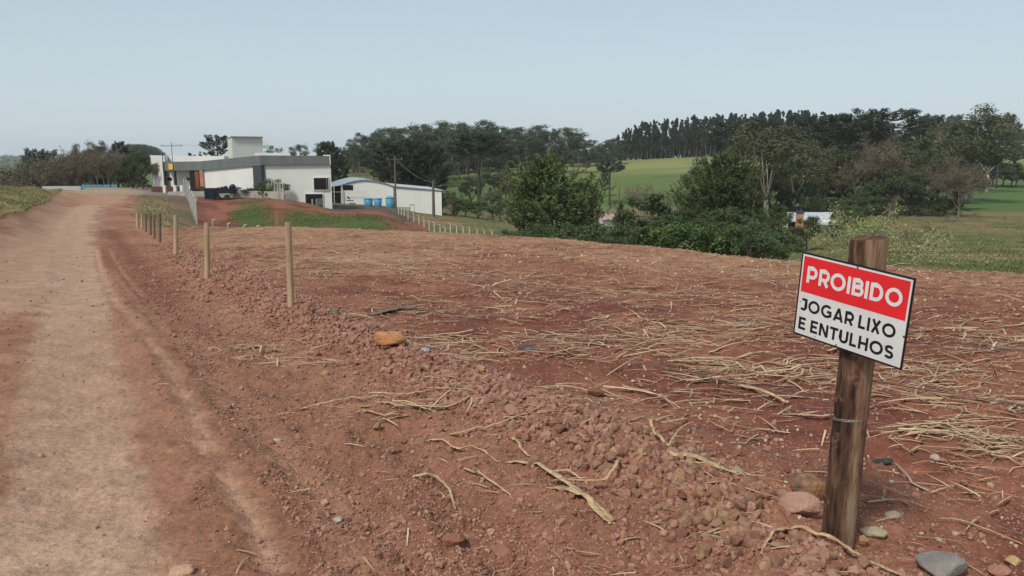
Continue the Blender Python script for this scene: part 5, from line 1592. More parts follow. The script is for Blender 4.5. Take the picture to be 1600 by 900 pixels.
def strand(pts, r, lab, barbs=True):
    Pp = []
    for a, b, sag in pts:
        a, b = np.array(a), np.array(b)
        t = np.linspace(0, 1, 26)[:, None]; q = a + (b - a) * t; q[:, 2] -= sag * 4 * (t * (1 - t))[:, 0]
        Pp.append(q if not Pp else q[1:])
    Pp = np.vstack(Pp); w = MB(); w.tube(Pp, r, 4)
    o = w.build('fence_wire', M['wire'])
    if barbs:
        w = MB(); L_ = np.concatenate([[0], np.cumsum(np.linalg.norm(np.diff(Pp, axis=0), axis=1))])
        for s in np.arange(.1, min(L_[-1], 9), .13):
            c = np.array([np.interp(s, L_, Pp[:, j]) for j in range(3)]); d = rngw.normal(size=3); d /= np.linalg.norm(d) * 90
            w.tube([c - d, c + d], r * .7, 3)
        w.build('barb', M['wire'], o)['kind'] = 'stuff'
    return tag(o, lab, 'wire', 'wire strands of the roadside fence')
rngw = np.random.default_rng(77)
for (v1_, vs, ve, vb_, sag, lab) in ((372, 520, 547, 353, .05, 'highest thin fence wire passing behind the sign'), (418, 628, 633, 372, .07, 'middle fence wire tied to the sign post below the sign'), (462, 733, 836, 398, .05, 'lowest fence wire stretched over the windrow')):
    f0 = FP[0]; a = P(455 - (497 - v1_) * .035, f0[1] - .04, v1_)
    c = P(1296, 2.99, vs)
    e0, e1 = np.array(P(1346, 2.95, {520: 529, 628: 593, 733: 747}[vs])), np.array(P(1600, 2.35, ve))
    f1, f2 = FP[1], FP[2]
    d1 = (f1[0], f1[1] - .04, f1[2] + (f1[3] - f1[2]) * (a[2] - f0[2]) / (f0[3] - f0[2]))
    d2 = (f2[0], f2[1] - .04, f2[2] + (f2[3] - f2[2]) * (a[2] - f0[2]) / (f0[3] - f0[2]))
    strand([(tuple(e1 + (e1 - e0) * .5), tuple(e0), .0), (tuple(e0), c, .0), (c, a, sag), (a, d1, .04), (d1, d2, .04)], .0018, lab)
w = MB(); cz = Z(2.93, 650); cxx = pb[0] + (pt_[0] - pb[0]) * (cz - zb) / (pt_[2] - zb); cyy = pb[1] + (pt_[1] - pb[1]) * (cz - zb) / (pt_[2] - zb)
a = np.linspace(0, 2 * np.pi, 30)
for dz_ in (0, .006): w.tube(np.stack([cxx + .073 * np.cos(a), cyy + .073 * np.sin(a), cz + dz_ + .012 * np.cos(a) + .004 * np.sin(2 * a)], -1), .0017, 5)
w.tube([(cxx - .073, cyy, cz - .01), (cxx - .085, cyy - .02, cz + .012)], .0016, 4)
tag(w.build('wire_tie', M['wire']), 'loop of grey wire tied round the sign post below the sign', 'wire')

# ------------------------------------------------------------------ clods, stones, straw
rs = np.random.default_rng(11)
def rock(seed, nu=9, nv_=12, cuts=9, keep=(.55, .95), amp=.12, sq=(1, 1, .8)):
    g = np.random.default_rng(seed)
    th = np.linspace(0, np.pi, nu); ph = np.linspace(0, 2 * np.pi, nv_, endpoint=False)
    T_, P_ = np.meshgrid(th[1:-1], ph, indexing='ij')
    D = np.stack([np.sin(T_) * np.cos(P_), np.sin(T_) * np.sin(P_), np.cos(T_)], -1).reshape(-1, 3)
    D = np.vstack([[0, 0, 1.], D, [0, 0, -1.]])
    V = D * (1 + amp * 2 * (fbm(D[:, 0] * 2 + seed, D[:, 1] * 2 + D[:, 2] * 1.7, seed, 3) - .5))[:, None]
    for i in range(cuts):
        n = unit(g.normal(size=3)); k = g.uniform(*keep)
        d = V @ n; V = V - np.maximum(d - k, 0)[:, None] * n * .93
    V = V * np.array(sq)
    m_ = nu - 2
    Q = [[1 + i * nv_ + j, 1 + (i + 1) * nv_ + j, 1 + (i + 1) * nv_ + (j + 1) % nv_, 1 + i * nv_ + (j + 1) % nv_] for i in range(m_ - 1) for j in range(nv_)]
    T3 = [[0, 1 + j, 1 + (j + 1) % nv_] for j in range(nv_)] + [[1 + m_ * nv_, 1 + (m_ - 1) * nv_ + (j + 1) % nv_, 1 + (m_ - 1) * nv_ + j] for j in range(nv_)]
    return V, np.array(Q), np.array(T3)
def rotm(g, n, flat=False):
    a = g.uniform(0, 6.283, n)
    ca_, sa_ = np.cos(a), np.sin(a)
    Rz = np.zeros((n, 3, 3)); Rz[:, 0, 0] = ca_; Rz[:, 0, 1] = -sa_; Rz[:, 1, 0] = sa_; Rz[:, 1, 1] = ca_; Rz[:, 2, 2] = 1
    if flat: return Rz
    q = unit(g.normal(size=(n, 4))); w_, x, y, z = q.T
    return np.stack([np.stack([1 - 2 * (y * y + z * z), 2 * (x * y - z * w_), 2 * (x * z + y * w_)], -1), np.stack([2 * (x * y + z * w_), 1 - 2 * (x * x + z * z), 2 * (y * z - x * w_)], -1), np.stack([2 * (x * z - y * w_), 2 * (y * z + x * w_), 1 - 2 * (x * x + y * y)], -1)], 1)
def scatter(name, protos, pos, scl, rot, m, lv, smooth=False):
    Vs, Qs, Ts, Lq, Lt, n0 = [], [], [], [], [], 0
    pid = rs.integers(0, len(protos), len(pos))
    for k, (V, Q, T3) in enumerate(protos):
        s = np.where(pid == k)[0]
        if not len(s): continue
        W = np.einsum('nij,vj->nvi', rot[s], V) * scl[s][:, None, None] + pos[s][:, None, :]
        Vs.append(W.reshape(-1, 3))
        off = n0 + np.arange(len(s))[:, None, None] * len(V)
        if len(Q): Qs.append((Q[None] + off).reshape(-1, 4)); Lq.append(np.repeat(lv[s], len(Q)))
        if len(T3): Ts.append((T3[None] + off).reshape(-1, 3)); Lt.append(np.repeat(lv[s], len(T3)))
        n0 += len(s) * len(V)
    Fs, at = [], []
    if Qs: Fs.append(np.concatenate(Qs)); at += Lq
    if Ts: Fs.append(np.concatenate(Ts)); at += Lt
    return mesh(name, np.concatenate(Vs), Fs, [m], smooth, attrs={'lv': ('FACE', np.concatenate(at))})
def inframe(pos, mg=0):
    d = pos - np.array([0, 0, H]); z = d[:, 1] * math.cos(PT) - d[:, 2] * math.sin(PT)
    u = 800 + F * d[:, 0] / z; v = 450 - F * (d[:, 1] * math.sin(PT) + d[:, 2] * math.cos(PT)) / z
    return (u > -mg) & (u < 1600 + mg) & (v > -mg) & (v < 900 + mg) & (z > 0), z
protoC = [rock(200 + i, 7, 9, 13, (.42, .82), .3, (1, .9, .75)) for i in range(12)]

# positions of the windrow clods
seg = np.linalg.norm(np.diff(RIDGE, axis=0), axis=1); cum = np.concatenate([[0], np.cumsum(seg)])
def on_ridge(n, s0, s1, sig):
    s = rs.uniform(s0, s1, n); x = np.interp(s, cum, RIDGE[:, 0]); y = np.interp(s, cum, RIDGE[:, 1])
    d = np.stack([np.interp(s + .2, cum, RIDGE[:, 0]) - x, np.interp(s + .2, cum, RIDGE[:, 1]) - y], -1); d = unit(d + 1e-6)
    lt = rs.normal(0, sig, n) * np.where(rs.random(n) < .28, 2.1, 1.0)
    return np.stack([x - d[:, 1] * lt, y + d[:, 0] * lt], -1), lt
XYs, SZ = [], []
for n, s0, s1, sig, lo, hi in ((7500, 0, 5.5, .23, .009, .046), (8000, 5.5, 12, .25, .010, .048), (3800, 12, 28, .3, .02, .05)):
    p_, lt = on_ridge(n, s0, s1, sig)
    sz = 1.2 * (lo + (hi - lo) * rs.beta(1.0, 2.9, n)) * np.where(np.abs(lt) > sig * 1.5, .6, 1.0); XYs.append(p_); SZ.append(sz)
p_, lt = on_ridge(150, 0, 14, .26); XYs.append(p_); SZ.append(rs.uniform(.038, .062, 150))
XYs, SZ = np.vstack(XYs), np.concatenate(SZ)
dpo = np.hypot(XYs[:, 0] - 1.33, XYs[:, 1] - 2.97)
keep = (dpo > .07 + SZ) & (XYs[:, 1] > .8) & ((dpo > .26) | (SZ < .018))
for u, v, rad in ((1249, 822, .12), (1262, 790, .10), (608, 562, .17), (1466, 899, .10), (1347, 864, .05), (1363, 848, .06), (1230, 850, .07), (1582, 880, .05)):
    x_, y_, _ = gp(u, v, 1.5, 40); keep &= (np.hypot(XYs[:, 0] - x_, XYs[:, 1] - y_) > rad + SZ * .5) | (rs.random(len(SZ)) < .08)
XYs, SZ = XYs[keep], SZ[keep]
Zs = ground(XYs[:, 0], XYs[:, 1]) + SZ * rs.uniform(-.25, .5, len(SZ))
pos = np.c_[XYs, Zs]
ok, dep = inframe(pos)
score = np.where(ok, SZ / np.maximum(dep, .5), 0)
od = np.argsort(-score)
big, rest = od[:300], od[300:]
rot = rotm(rs, len(SZ))
lvc = np.clip(rs.normal(.36, .3, len(SZ)), 0, 1)
o = obj('rubble', scatter('rubble', protoC, pos[rest], SZ[rest], rot[rest], M['clod'], lvc[rest]))
tag(o, 'long heaped ridge of small reddish clods between road and field', 'rubble', kind='stuff')
# the largest clods are objects of their own
PC = []
for k in range(14):
    V, Q, T3 = rock(230 + k, 11, 14, 15, (.42, .82), .3, (1, .88, .75))
    PC.append(mesh('clod', V, [Q, T3], [M['clod']], attrs={'lv': ('FACE', np.full(len(Q) + len(T3), rs.uniform(.0, .6)))}))
for i in big:
    o = bpy.data.objects.new('clod', PC[int(rs.integers(0, 14))]); lk(o)
    o.location = pos[i]; s_ = float(SZ[i]); o.scale = (s_ * rs.uniform(.85, 1.25), s_, s_ * rs.uniform(.75, 1)); o.rotation_euler = tuple(rs.uniform(0, 6.28, 3))
    tag(o, 'larger reddish earth clod on the ridge between road and field', 'clod', 'larger clods of the roadside ridge')

# crumbs of the field and gravel of the road
def spread(n, r0, r1, a0=-41, a1=41, p=1.0):
    r = np.exp(rs.uniform(math.log(r0), math.log(r1), n) * 1.0); a = np.radians(rs.uniform(a0, a1, n))
    return r * np.sin(a), r * np.cos(a)
X, Y = spread(80000, 2.2, 26)
rx = X - xr(Y); drr = pdist(X, Y, RIDGE)
fld = rx > .1
trk = np.minimum(pdist(X, Y, PALE1) / .75, pdist(X, Y, PALE2) / .9)
pr_ = np.where(fld, .25 + .75 * sstep(.5, .62, fbm(X * 1.4, Y * 1.4, 301, 3)), (.18 + sstep(.46, .62, fbm(X * 1.1, Y * 1.1, 303, 4, .6))) * sstep(.8, 1.4, trk) + .03 + .6 * np.exp(-(drr / 1.0) ** 2))
k_ = rs.uniform(0, 1, len(X)) < pr_
X, Y, fld = X[k_], Y[k_], fld[k_]
sz = (.0045 + .012 * rs.beta(1, 4.2, len(X))) * np.clip(np.hypot(X, Y) / 5, .9, 2.6)
sz = np.where(rs.uniform(0, 1, len(X)) < .012, sz + .018, sz)
pos = np.c_[X, Y, ground(X, Y) + sz * .25]
protoS = [rock(260 + i, 5, 6, 5, (.5, .9), .25, (1, .85, .65)) for i in range(8)]
o = obj('gravel', scatter('gravel', protoS, pos, sz, rotm(rs, len(sz)), M['clod'], np.clip(rs.normal(.35, .35, len(sz)), 0, 1)))
tag(o, 'loose crumbs of earth and fine gravel strewn over road and field', 'gravel', kind='stuff')

X, Y = spread(30000, 2.2, 11, -33, 12)
rx = X - xr(Y)
k_ = (rx < -.15) & (np.minimum(pdist(X, Y, PALE1) / .5, pdist(X, Y, TIRE1) / .12) > 1) & (rs.uniform(0, 1, len(X)) < .12 + .88 * sstep(.46, .62, fbm(X * 1.7, Y * 1.7, 305, 4, .6)))
X, Y = X[k_], Y[k_]
sz = .005 + .022 * rs.beta(1, 4.5, len(X))
o = obj('loose_clods', scatter('loose_clods', protoC, np.c_[X, Y, ground(X, Y) + sz * .15], sz, rotm(rs, len(sz)), M['clod'], np.clip(rs.normal(.3, .35, len(sz)), 0, 1)))
tag(o, 'loose small clods scattered over the road shoulder below the ridge', 'gravel', kind='stuff')
M['clodp'] = mat('pale_clod', (.50, .36, .25), (.36, .24, .16), 5, .95, .6, 70, attr='lv', c3=(.52, .46, .36))
X, Y = spread(2600, 2.4, 30, -12, 41)
k_ = (X - xr(Y) > .15) & (rs.uniform(0, 1, len(X)) < .25 + .75 * sstep(.5, .6, fbm(X * .8, Y * .8, 311, 3)))
X, Y = X[k_], Y[k_]
sz = (.008 + .018 * rs.beta(1, 3, len(X))) * np.clip(np.hypot(X, Y) / 8, .9, 2.0)
o = obj('pale_gravel', scatter('pale_gravel', protoS, np.c_[X, Y, ground(X, Y) + sz * .3], sz, rotm(rs, len(sz)), M['clodp'], np.clip(rs.normal(.35, .35, len(sz)), 0, 1)))
tag(o, 'scattered pale pebbles lying in the red field soil', 'pebbles', kind='stuff')

def bigrock(u, v, wpx, hr, c1, c2, lab, seed, dr_=.8, rz=0.0, c3=None, sink=.25, nm='stone', cuts=8):
    x, y, z = gp(u, v, 1.5, 40)
    d = y * math.cos(PT) + (H - z) * math.sin(PT); r = wpx / 2 * d / F
    V, Q, T3 = rock(seed, 22, 30, cuts, (.55, .9), .16, (1, dr_, hr))
    me = mesh(nm, V * r, [Q, T3], [mat('stone_%d' % seed, c1, c2, 9 / max(r * 10, .3), .85, .6, 60)], True)
    o = obj(nm, me); o.location = (x, y, gz(x, y) + r * hr * (.9 if wpx > 50 else 1 - sink * 1.6)); o.rotation_euler = (rs.uniform(-.15, .15), rs.uniform(-.15, .15), rz)
    tag(o, lab, 'stone'); return o
bigrock(608, 560, 54, .55, (.50, .245, .105), (.40, .185, .08), 'bright orange wedge shaped stone on the ridge of clods', 1, .7, .2, cuts=12)
bigrock(1249, 824, 74, .56, (.42, .25, .185), (.30, .17, .12), 'largest smooth pinkish boulder leaning against the sign post foot', 2, .62, -.35, cuts=5)
bigrock(1261, 786, 60, .78, (.42, .20, .09), (.10, .075, .06), 'orange stone with black patch behind the pinkish boulder', 3, .7, .1, cuts=12)
bigrock(1466, 899, 84, .42, (.25, .225, .205), (.17, .155, .145), 'flat bluish grey stone near the sign post foot', 4, .8, .1)
bigrock(1347, 862, 20, 1.0, (.40, .21, .10), (.27, .14, .08), 'upright brown stone just beyond the sign post base', 5, .8, .2)
bigrock(1363, 845, 40, .5, (.36, .30, .19), (.27, .22, .14), 'greenish tan stone next to the upright brown one', 6, .7, -.3)
bigrock(1582, 880, 26, .7, (.50, .34, .16), (.38, .25, .12), 'yellowish stone beside the bluish flat stone', 7, .8, .4)
bigrock(1558, 898, 40, .45, (.38, .19, .13), (.28, .13, .09), 'reddish flat stone below the yellowish one', 8, .8, .4)
bigrock(1395, 815, 26, .5, (.38, .30, .21), (.28, .21, .15), 'dull tan stone in the loose soil beyond the sign post', 9)
bigrock(930, 625, 26, .7, (.24, .11, .07), (.18, .075, .05), 'dark brown block of soil beside the long straw stalk', 10, .8, .3)
bigrock(521, 501, 24, .45, (.20, .17, .13), (.13, .115, .095), 'grey green flat stone beside the nearest pale post', 12)
bigrock(432, 684, 17, .6, (.46, .38, .31), (.33, .27, .22), 'small pale grey stone on the open roadside', 13)
bigrock(528, 807, 15, .6, (.44, .38, .32), (.31, .26, .22), 'small whitish stone between the tyre lines', 14)
bigrock(752, 588, 18, .7, (.45, .27, .12), (.34, .20, .09), 'small ochre stone at the edge of the clod ridge', 15)
bigrock(1205, 878, 30, .55, (.33, .19, .14), (.25, .13, .10), 'brown stone among the clods under the long straw', 16)
bigrock(1152, 762, 26, .6, (.34, .27, .20), (.25, .19, .14), 'tan stone topping the ridge near the sign post', 17)
bigrock(943, 655, 30, .45, (.36, .27, .19), (.27, .19, .13), 'flat tan stone in the field beside the ridge', 18)
bigrock(282, 897, 44, .35, (.48, .31, .20), (.38, .23, .15), 'flat buff stone on the edge of the pale wheel track', 19)
bigrock(708, 838, 40, .6, (.28, .12, .08), (.20, .085, .055), 'dark red clod lump on the road side of the ridge', 20)
bigrock(785, 852, 36, .5, (.30, .135, .09), (.22, .095, .06), 'smaller red lump next to the dark red clod', 22)
bigrock(1460, 720, 16, .8, (.50, .38, .30), (.36, .26, .2), 'small pale pointed chip in the red field soil', 23)
bigrock(825, 547, 34, .25, (.085, .085, .095), (.05, .05, .055), 'dark grey flat plastic scrap lying in the straw', 24, .5, .1, nm='plastic_scrap')
bigrock(1381, 724, 36, .28, (.045, .05, .042), (.03, .033, .028), 'dark flat rag lying in the soil behind the sign post', 25, .5, 0, nm='rag')
bigrock(664, 566, 28, .3, (.34, .35, .38), (.25, .26, .28), 'shiny bluish grey plate among the straw by the orange stone', 26, .5, 0, nm='metal_plate')

# straw stalks: protos are bent flat tubes of unit length
def stalk(seed, curl, k=7, wd=.022, th=.5):
    g = np.random.default_rng(seed); a, p = g.uniform(-.2, .2), [np.zeros(3)]
    up = g.uniform(.01, .07); cv = g.normal(0, curl)
    kink = g.integers(1, k) if g.random() < .4 else -1
    for i in range(k):
        a += cv / k * 3 + g.normal(0, curl * .35) + (g.choice([-1, 1]) * g.uniform(.4, 1.1) if i == kink else 0)
        p.append(p[-1] + np.array([math.cos(a), math.sin(a), 0]) / k)
    p = np.array(p); p -= p.mean(0); s = np.linspace(0, 1, k + 1); p[:, 2] += up * .5 * np.sin(s * 3.1) + .01
    mb = MB(); mb.tube(p, wd * (1 - .75 * s ** 2) + .003, 4, False, (1, th))
    return np.concatenate(mb.V), np.concatenate(mb.Q), np.zeros((0, 3), int)
protoT = [stalk(300 + i, .03 + .035 * (i % 5), 5, .009 + .026 * (i % 4) / 3, .16) for i in range(16)]
pat = [(1010, 522, 190, 26, 640), (900, 545, 120, 16, 260), (1170, 512, 110, 20, 340), (1140, 575, 120, 16, 240), (1235, 588, 90, 22, 260), (1500, 678, 120, 16, 230), (1560, 640, 90, 10, 90), (1570, 700, 80, 22, 150), (1480, 580, 140, 26, 380), (1420, 610, 90, 18, 150), (700, 530, 70, 10, 90), (740, 548, 70, 10, 110),
       (640, 645, 90, 10, 34), (735, 560, 40, 12, 60), (690, 488, 120, 14, 220), (840, 470, 160, 18, 420), (600, 420, 220, 20, 420), (950, 440, 260, 26, 620), (1300, 470, 220, 26, 620), (480, 400, 150, 16, 300), (1520, 520, 110, 24, 420), (980, 618, 120, 22, 70), (1080, 630, 110, 26, 70), (720, 620, 90, 16, 50), (1510, 760, 100, 30, 40), (1180, 660, 120, 30, 70), (400, 545, 60, 12, 60), (480, 560, 60, 12, 50), (1130, 760, 60, 16, 26)]
SP, SS, SR = [], [], []
for (u, v, du, dv, n) in pat:
    n = int(n * .72)
    uu, vv = u + rs.normal(0, du * .62, n), v + rs.normal(0, dv * .75, n)
    for a, b in zip(uu, vv):
        if b < 375: continue
        x, y, z = gp(a, b, 1.8, 38); L = (rs.uniform(.04, .24) if rs.random() < .87 else rs.uniform(.22, .5)) * (1 if y > 4 else .75)
        SP.append((x, y)); SS.append(L)
X, Y = spread(42000, 2.6, 38, -26, 41)
k_ = (X - xr(Y) > -.3) & (rs.uniform(0, 1, len(X)) < .03 + .97 * sstep(.49, .68, fbm(X * .45, Y * .6, 321, 5, .6)) * (.12 + .88 * sstep(3.5, 12, Y))) & (Y < crestY(800 + CF * X / Y) + 1)
SP = np.vstack([SP, np.c_[X[k_], Y[k_]]]); SS = np.concatenate([SS, rs.uniform(.04, .24, k_.sum()) * np.clip(Y[k_] / 9, .8, 1.5)])
X, Y = spread(3000, 2.3, 16, -40, 20)
k_ = (X - xr(Y) < 0) & (rs.uniform(0, 1, len(X)) < .35 * np.exp(-((X - xr(Y)) / 1.6) ** 2))
SP = np.vstack([SP, np.c_[X[k_], Y[k_]]]); SS = np.concatenate([SS, rs.uniform(.03, .15, k_.sum())])
n = len(SS)
ang = rs.normal(0, .62, n) + np.where(rs.random(n) < .5, 0, math.pi)
Rz = np.zeros((n, 3, 3)); Rz[:, 0, 0] = np.cos(ang); Rz[:, 0, 1] = -np.sin(ang); Rz[:, 1, 0] = np.sin(ang); Rz[:, 1, 1] = np.cos(ang); Rz[:, 2, 2] = 1
tl = rs.normal(0, .10, n); Ry = np.zeros((n, 3, 3)); Ry[:, 0, 0] = np.cos(tl); Ry[:, 0, 2] = np.sin(tl); Ry[:, 1, 1] = 1; Ry[:, 2, 0] = -np.sin(tl); Ry[:, 2, 2] = np.cos(tl)
RT = Rz @ Ry
keep = (np.hypot(SP[:, 0] - 1.33, SP[:, 1] - 2.97) > .3)
SP, SS, RT, ang, tl = SP[keep], SS[keep], RT[keep], ang[keep], tl[keep]
pos = np.c_[SP, ground(SP[:, 0], SP[:, 1]) + .006 + rs.uniform(0, .02, len(SS))]
ok, dep = inframe(pos, -10)
od = np.argsort(-np.where(ok, SS / np.maximum(dep, .5), 0)); big, rest = od[:280], od[280:]
lvs = np.clip(rs.normal(.4, .35, len(SS)), 0, 1)
o = obj('straw', scatter('straw', protoT, pos[rest], SS[rest], RT[rest], M['straw'], lvs[rest]))
tag(o, 'short dry straw littered over the red field', 'straw', kind='stuff')
PS_ = []
for i in range(16):
    V, Q, T3 = stalk(340 + i, .03 + .03 * (i % 5), 12, .008 + .020 * (i % 4) / 3, .16)
    PS_.append(mesh('straw_stalk', V, [Q], [M['straw']], True, attrs={'lv': ('FACE', np.full(len(Q), rs.uniform(.0, 1)))}))
for i in big:
    o = bpy.data.objects.new('straw_stalk', PS_[int(rs.integers(0, 16))]); lk(o)
    o.location = pos[i]; o.scale = (float(SS[i]),) * 3; o.rotation_euler = (0, float(tl[i]), float(ang[i]))
    tag(o, 'longer dry maize stalk lying on the red field soil', 'stalk', 'longer stalks lying on the field')

def special(name, pts, wd, lab, m='strawp', lift=.022, th=.22, taper=.5):
    wd *= 1.0; th *= .7; gsp = np.random.default_rng(int(pts[0][0]))
    G_ = np.array([gp(u, v, 1.5, 40)[:3] for u, v in pts]); G_[:, 2] = ground(G_[:, 0], G_[:, 1])
    t = np.linspace(0, 1, len(G_)); tt = np.linspace(0, 1, 22)
    q = np.stack([np.interp(tt, t, G_[:, j]) for j in range(3)], -1)
    q = gauss(q, .9, 0); q[:, :2] += gsp.normal(0, wd * .03, (22, 2)); q[:, 2] += gsp.normal(0, wd * .05, 22); q[:, 2] = np.maximum(q[:, 2], ground(q[:, 0], q[:, 1])) + lift * (.35 + np.sin(tt * 3.14))
    org = q.mean(0); w = MB()
    prof = wd / 2 * (1 - taper * tt ** 2) * gauss(gsp.uniform(.6, 1.3, 22), 1.0, 0)
    w.tube(q - org, prof, 7, True, (1, th)); o = w.build(name, M[m], None, True); o.location = org
    return tag(o, lab, 'stalk' if 'stalk' in name else ('board' if name == 'board' else 'dry leaf'))
M['boardg'] = mat('grey_board', (.20, .155, .12), (.10, .075, .06), 6, .9, .4, 30)
special('dry_leaf', [(790, 733), (850, 750), (900, 786), (962, 832)], .040, 'broad dry maize leaf crossing the road side of the ridge', taper=.1)
special('dry_leaf', [(862, 778), (910, 800), (955, 836)], .050, 'wide folded end of the leaf bundle on the ridge side')
special('dry_leaf', [(858, 762), (905, 783), (948, 783), (964, 765), (966, 752)], .020, 'curled narrow leaf rising from the bundle', lift=.05)
special('dry_leaf', [(798, 690), (822, 722), (842, 748)], .026, 'short upper leaf of the bundle beside the ridge')
special('dry_leaf', [(850, 752), (890, 756), (920, 772)], .022, 'thin twisted leaf over the leaf bundle')
special('maize_stalk', [(1074, 668), (1030, 680), (1012, 695), (1022, 715), (1045, 733)], .020, 'hooked pale stalk standing out of the ridge top', lift=.06, th=.7, taper=.2)
special('maize_stalk', [(1085, 672), (1062, 700), (1043, 730)], .015, 'straight pale stalk crossing beside the hooked one', lift=.05, th=.7, taper=.2)
special('dry_leaf', [(1032, 736), (1080, 744), (1125, 756), (1165, 772)], .055, 'flat bundle of husk leaves on the ridge below the hooked stalk', taper=.4)
special('dry_leaf', [(1060, 752), (1110, 764), (1170, 776)], .022, 'thin leaf under the husk bundle on the ridge')
special('maize_stalk', [(1232, 868), (1290, 889), (1345, 905), (1420, 918)], .026, 'long pale stalk across the clods in front of the sign post', lift=.02, th=.6, taper=.2)
special('maize_stalk', [(1232, 868), (1210, 884), (1186, 906)], .024, 'short stalk meeting the long one at the sign post', lift=.02, th=.5)
special('maize_stalk', [(468, 638), (530, 634), (612, 628)], .022, 'brownish stalk end of the straw bundle on the roadside', th=.7)
special('dry_leaf', [(560, 640), (630, 650), (700, 652), (740, 637)], .030, 'long leaf in the straw bundle on the roadside ridge')
special('dry_leaf', [(555, 648), (600, 657), (640, 655)], .022, 'lower leaf in the roadside straw bundle')
special('maize_stalk', [(575, 622), (640, 632), (700, 622)], .022, 'upper stalk in the roadside straw bundle', th=.7)
special('maize_stalk', [(665, 684), (720, 704), (782, 730)], .020, 'thin brown stalk lying below the straw bundle', th=.7)
special('dry_leaf', [(700, 688), (760, 682), (830, 668)], .024, 'orange tinged leaf lying over the clods')
special('maize_stalk', [(642, 743), (680, 736), (700, 750), (712, 775)], .022, 'brown bent root like stalk on the road shoulder', 'postw', th=.8)
special('maize_stalk', [(724, 722), (765, 756), (800, 777)], .020, 'slanting dry stalk on the road shoulder', th=.7)
special('maize_stalk', [(838, 612), (880, 613), (930, 622), (968, 628)], .016, 'long thin pale stalk ending at the dark soil block', th=.8)
special('maize_stalk', [(1152, 608), (1195, 624), (1232, 636)], .040, 'thick pale stalk section lying in the field', th=.7, taper=.1)
special('maize_stalk', [(1205, 553), (1150, 560), (1105, 560)], .026, 'pale stalk at the edge of the straw patch', th=.7)
special('maize_stalk', [(1398, 660), (1450, 676), (1490, 668), (1590, 655)], .022, 'long pale stalk in the heap beyond the sign post', th=.8)
special('maize_stalk', [(1412, 686), (1450, 684), (1484, 686)], .028, 'short thick stalk of the heap beyond the sign post', th=.7, taper=.1)
special('maize_stalk', [(1416, 684), (1440, 671), (1470, 668)], .020, 'slanting stalk closing the heap beyond the sign post', th=.7, taper=.1)
special('maize_stalk', [(1510, 696), (1550, 716), (1600, 730)], .020, 'stalk running out of the straw heap', th=.7)
special('maize_stalk', [(1462, 817), (1520, 842), (1600, 860)], .012, 'thin twig like stalk across the stony soil', th=.8)
special('board', [(578, 494), (615, 489), (650, 483)], .10, 'dark grey board lying in the field beyond the ridge', 'boardg', lift=.02, th=.25, taper=0)

# ------------------------------------------------------------------ grass
def blades(name, X, Y, hgt, m, lab, wd=.02, kind='stuff', lean=.35):
    n = len(X); Zg = ground(X, Y)
    a = rs.uniform(0, 6.283, n); h = hgt * rs.uniform(.5, 1.3, n); ln = rs.normal(0, lean, (n, 2)) * h[:, None]
    dx, dy = np.cos(a) * wd, np.sin(a) * wd
    b0 = np.c_[X - dx, Y - dy, Zg - .02]; b1_ = np.c_[X + dx, Y + dy, Zg - .02]
    m0 = np.c_[X - dx * .7 + ln[:, 0] * .35, Y - dy * .7 + ln[:, 1] * .35, Zg + h * .6]; m1 = np.c_[X + dx * .7 + ln[:, 0] * .35, Y + dy * .7 + ln[:, 1] * .35, Zg + h * .6]
    tp = np.c_[X + ln[:, 0], Y + ln[:, 1], Zg + h]
    V = np.stack([b0, b1_, m1, m0, tp], 1).reshape(-1, 3); i = np.arange(n)[:, None] * 5
    lv = np.clip(rs.normal(.4, .35, n), 0, 1)
    me = mesh(name, V, [i + np.array([[0, 1, 2, 3]]), i + np.array([[3, 2, 4]])], [M[m]], attrs={'lv': ('FACE', np.concatenate([lv, lv]))})
    return tag(obj(name, me), lab, 'grass', kind=kind)
n = 130000
Y = np.exp(rs.uniform(math.log(26), math.log(92), n)); t = rs.uniform(0, 1, n)
X = xl(Y) - .3 - t ** 1.2 * np.interp(Y, [26, 92], [9, 22])
k_ = (fbm(X * .9, Y * .5, 401, 3) + rs.uniform(-.12, .12, n) > .42)
blades('dry_grass', X[k_], Y[k_], .15, 'dgrass', 'dry yellowish grass on the verge beside the road', .011, lean=.7)
k_ = (fbm(X * .7 + 9, Y * .6, 403, 3) + rs.uniform(-.1, .1, n) > .56)
blades('green_grass', X[k_], Y[k_], .14, 'ggrass', 'greener tufts in the dry verge beside the road', .012, lean=.7)
n = 60000
X, Y = spread(n, 40, 130, 14, 42); k_ = (fbm(X * .3, Y * .3, 405, 4) + rs.uniform(-.15, .15, n) > .53)
blades('pasture_grass', X[k_], Y[k_], .09, 'ggrass', 'short green grass of the pasture beyond the field', .05)
X, Y = spread(n, 38, 140, -8, 42); k_ = (fbm(X * .25 + 7, Y * .3, 407, 4) + rs.uniform(-.1, .1, n) > .56)
blades('pasture_dry_grass', X[k_], Y[k_], .08, 'dgrass', 'dry grass tufts of the pasture beyond the field', .05)
n = 50000
X, Y = spread(n, 50, 95, -26, -8); U_ = 800 + CF * X / Y
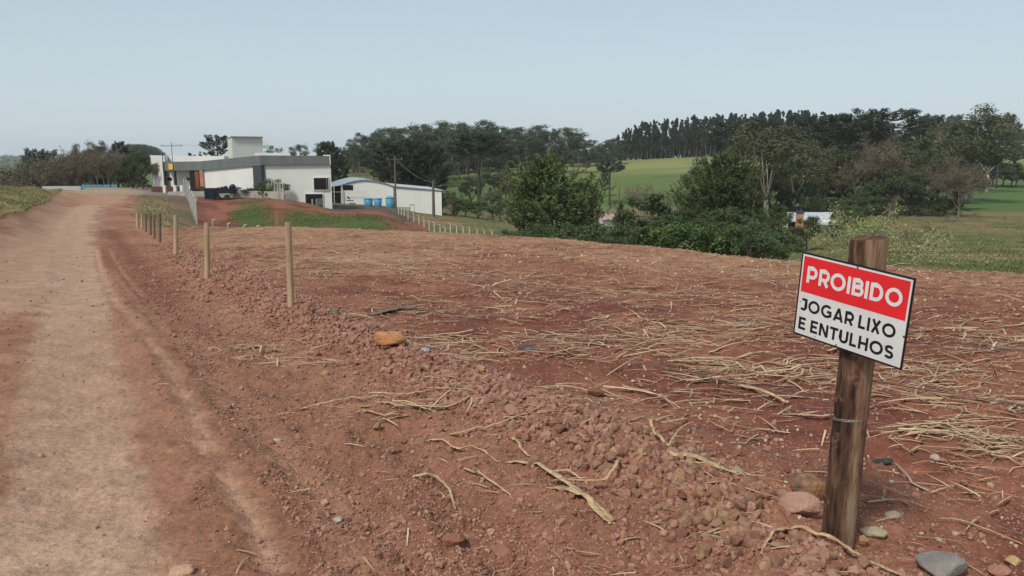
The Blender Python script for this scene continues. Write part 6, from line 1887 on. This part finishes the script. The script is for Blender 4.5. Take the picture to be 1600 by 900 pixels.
k_ = (((U_ > 350) & (U_ < 425)) | ((U_ > 430) & (U_ < 590 + 70 * rs.random(n) ** 2) & (Y < 79))) & (fbm(X * .2 + 5, Y * .2, 151, 4, .6) + rs.uniform(-.1, .1, n) > .52)
blades('bank_grass', X[k_], Y[k_], .07, 'ggrass', 'sown green grass on the red earth bank', .045)
X, Y = spread(16000, 42, 94, -33, -24); U_ = 800 + CF * X / Y
k_ = (X - xr(Y) > 1) & (U_ < 300) & (fbm(X * .4, Y * .2, 411, 3) + rs.uniform(-.1, .1, len(X)) > .5)
blades('mound_grass', X[k_], Y[k_], .14, 'dgrass', 'dry grass on the mounds beside the mesh fence', .035)
# a few green weeds in the field
for u, v, s_, lab in ((1102, 598, .07, 'small bright green weed among the straw'), (1440, 418, .35, 'green weed tuft at the far edge of the field'), (1416, 414, .3, 'second green tuft at the far field edge')):
    x, y, z = gp(u, v, 2, 30); z = gz(x, y); g = np.random.default_rng(int(u)); w = MB()
    for i in range(26):
        a = g.uniform(0, 6.28); L = s_ * g.uniform(.4, 1); q = np.array([[0, 0, 0], [math.cos(a) * L * .5, math.sin(a) * L * .5, L * .45], [math.cos(a) * L, math.sin(a) * L, L * .35]])
        w.tube(q, [s_ * .05, s_ * .12, s_ * .02], 4, False, (1, .15))
    o = w.build('weed', M['green']); o.location = (x, y, z); tag(o, lab, 'plant')

# distant woods on the hills across the valley
n = 26000
r_ = np.exp(rs.uniform(math.log(420), math.log(3300), n)); a = np.radians(rs.uniform(-42, -22, n)); X, Y = r_ * np.sin(a), r_ * np.cos(a)
k_ = fbm(X * .006, Y * .0024, 181, 4) > .50
X, Y = X[k_], Y[k_]; zt_ = hz(X, Y); hgt = rs.uniform(3, 13, len(X))
V, Q = leaves(rs, np.c_[X, Y, zt_ + hgt * rs.uniform(.1, .9, len(X))], 5.5, np.tile([0, -.5, .6], (len(X), 1)), .3, .8)
me = crown_mesh('distant_woods', V, Q, M['dark'], rs)
tag(obj('distant_woods', me), 'hazy woods covering the far hills across the valley', 'woods', kind='stuff')
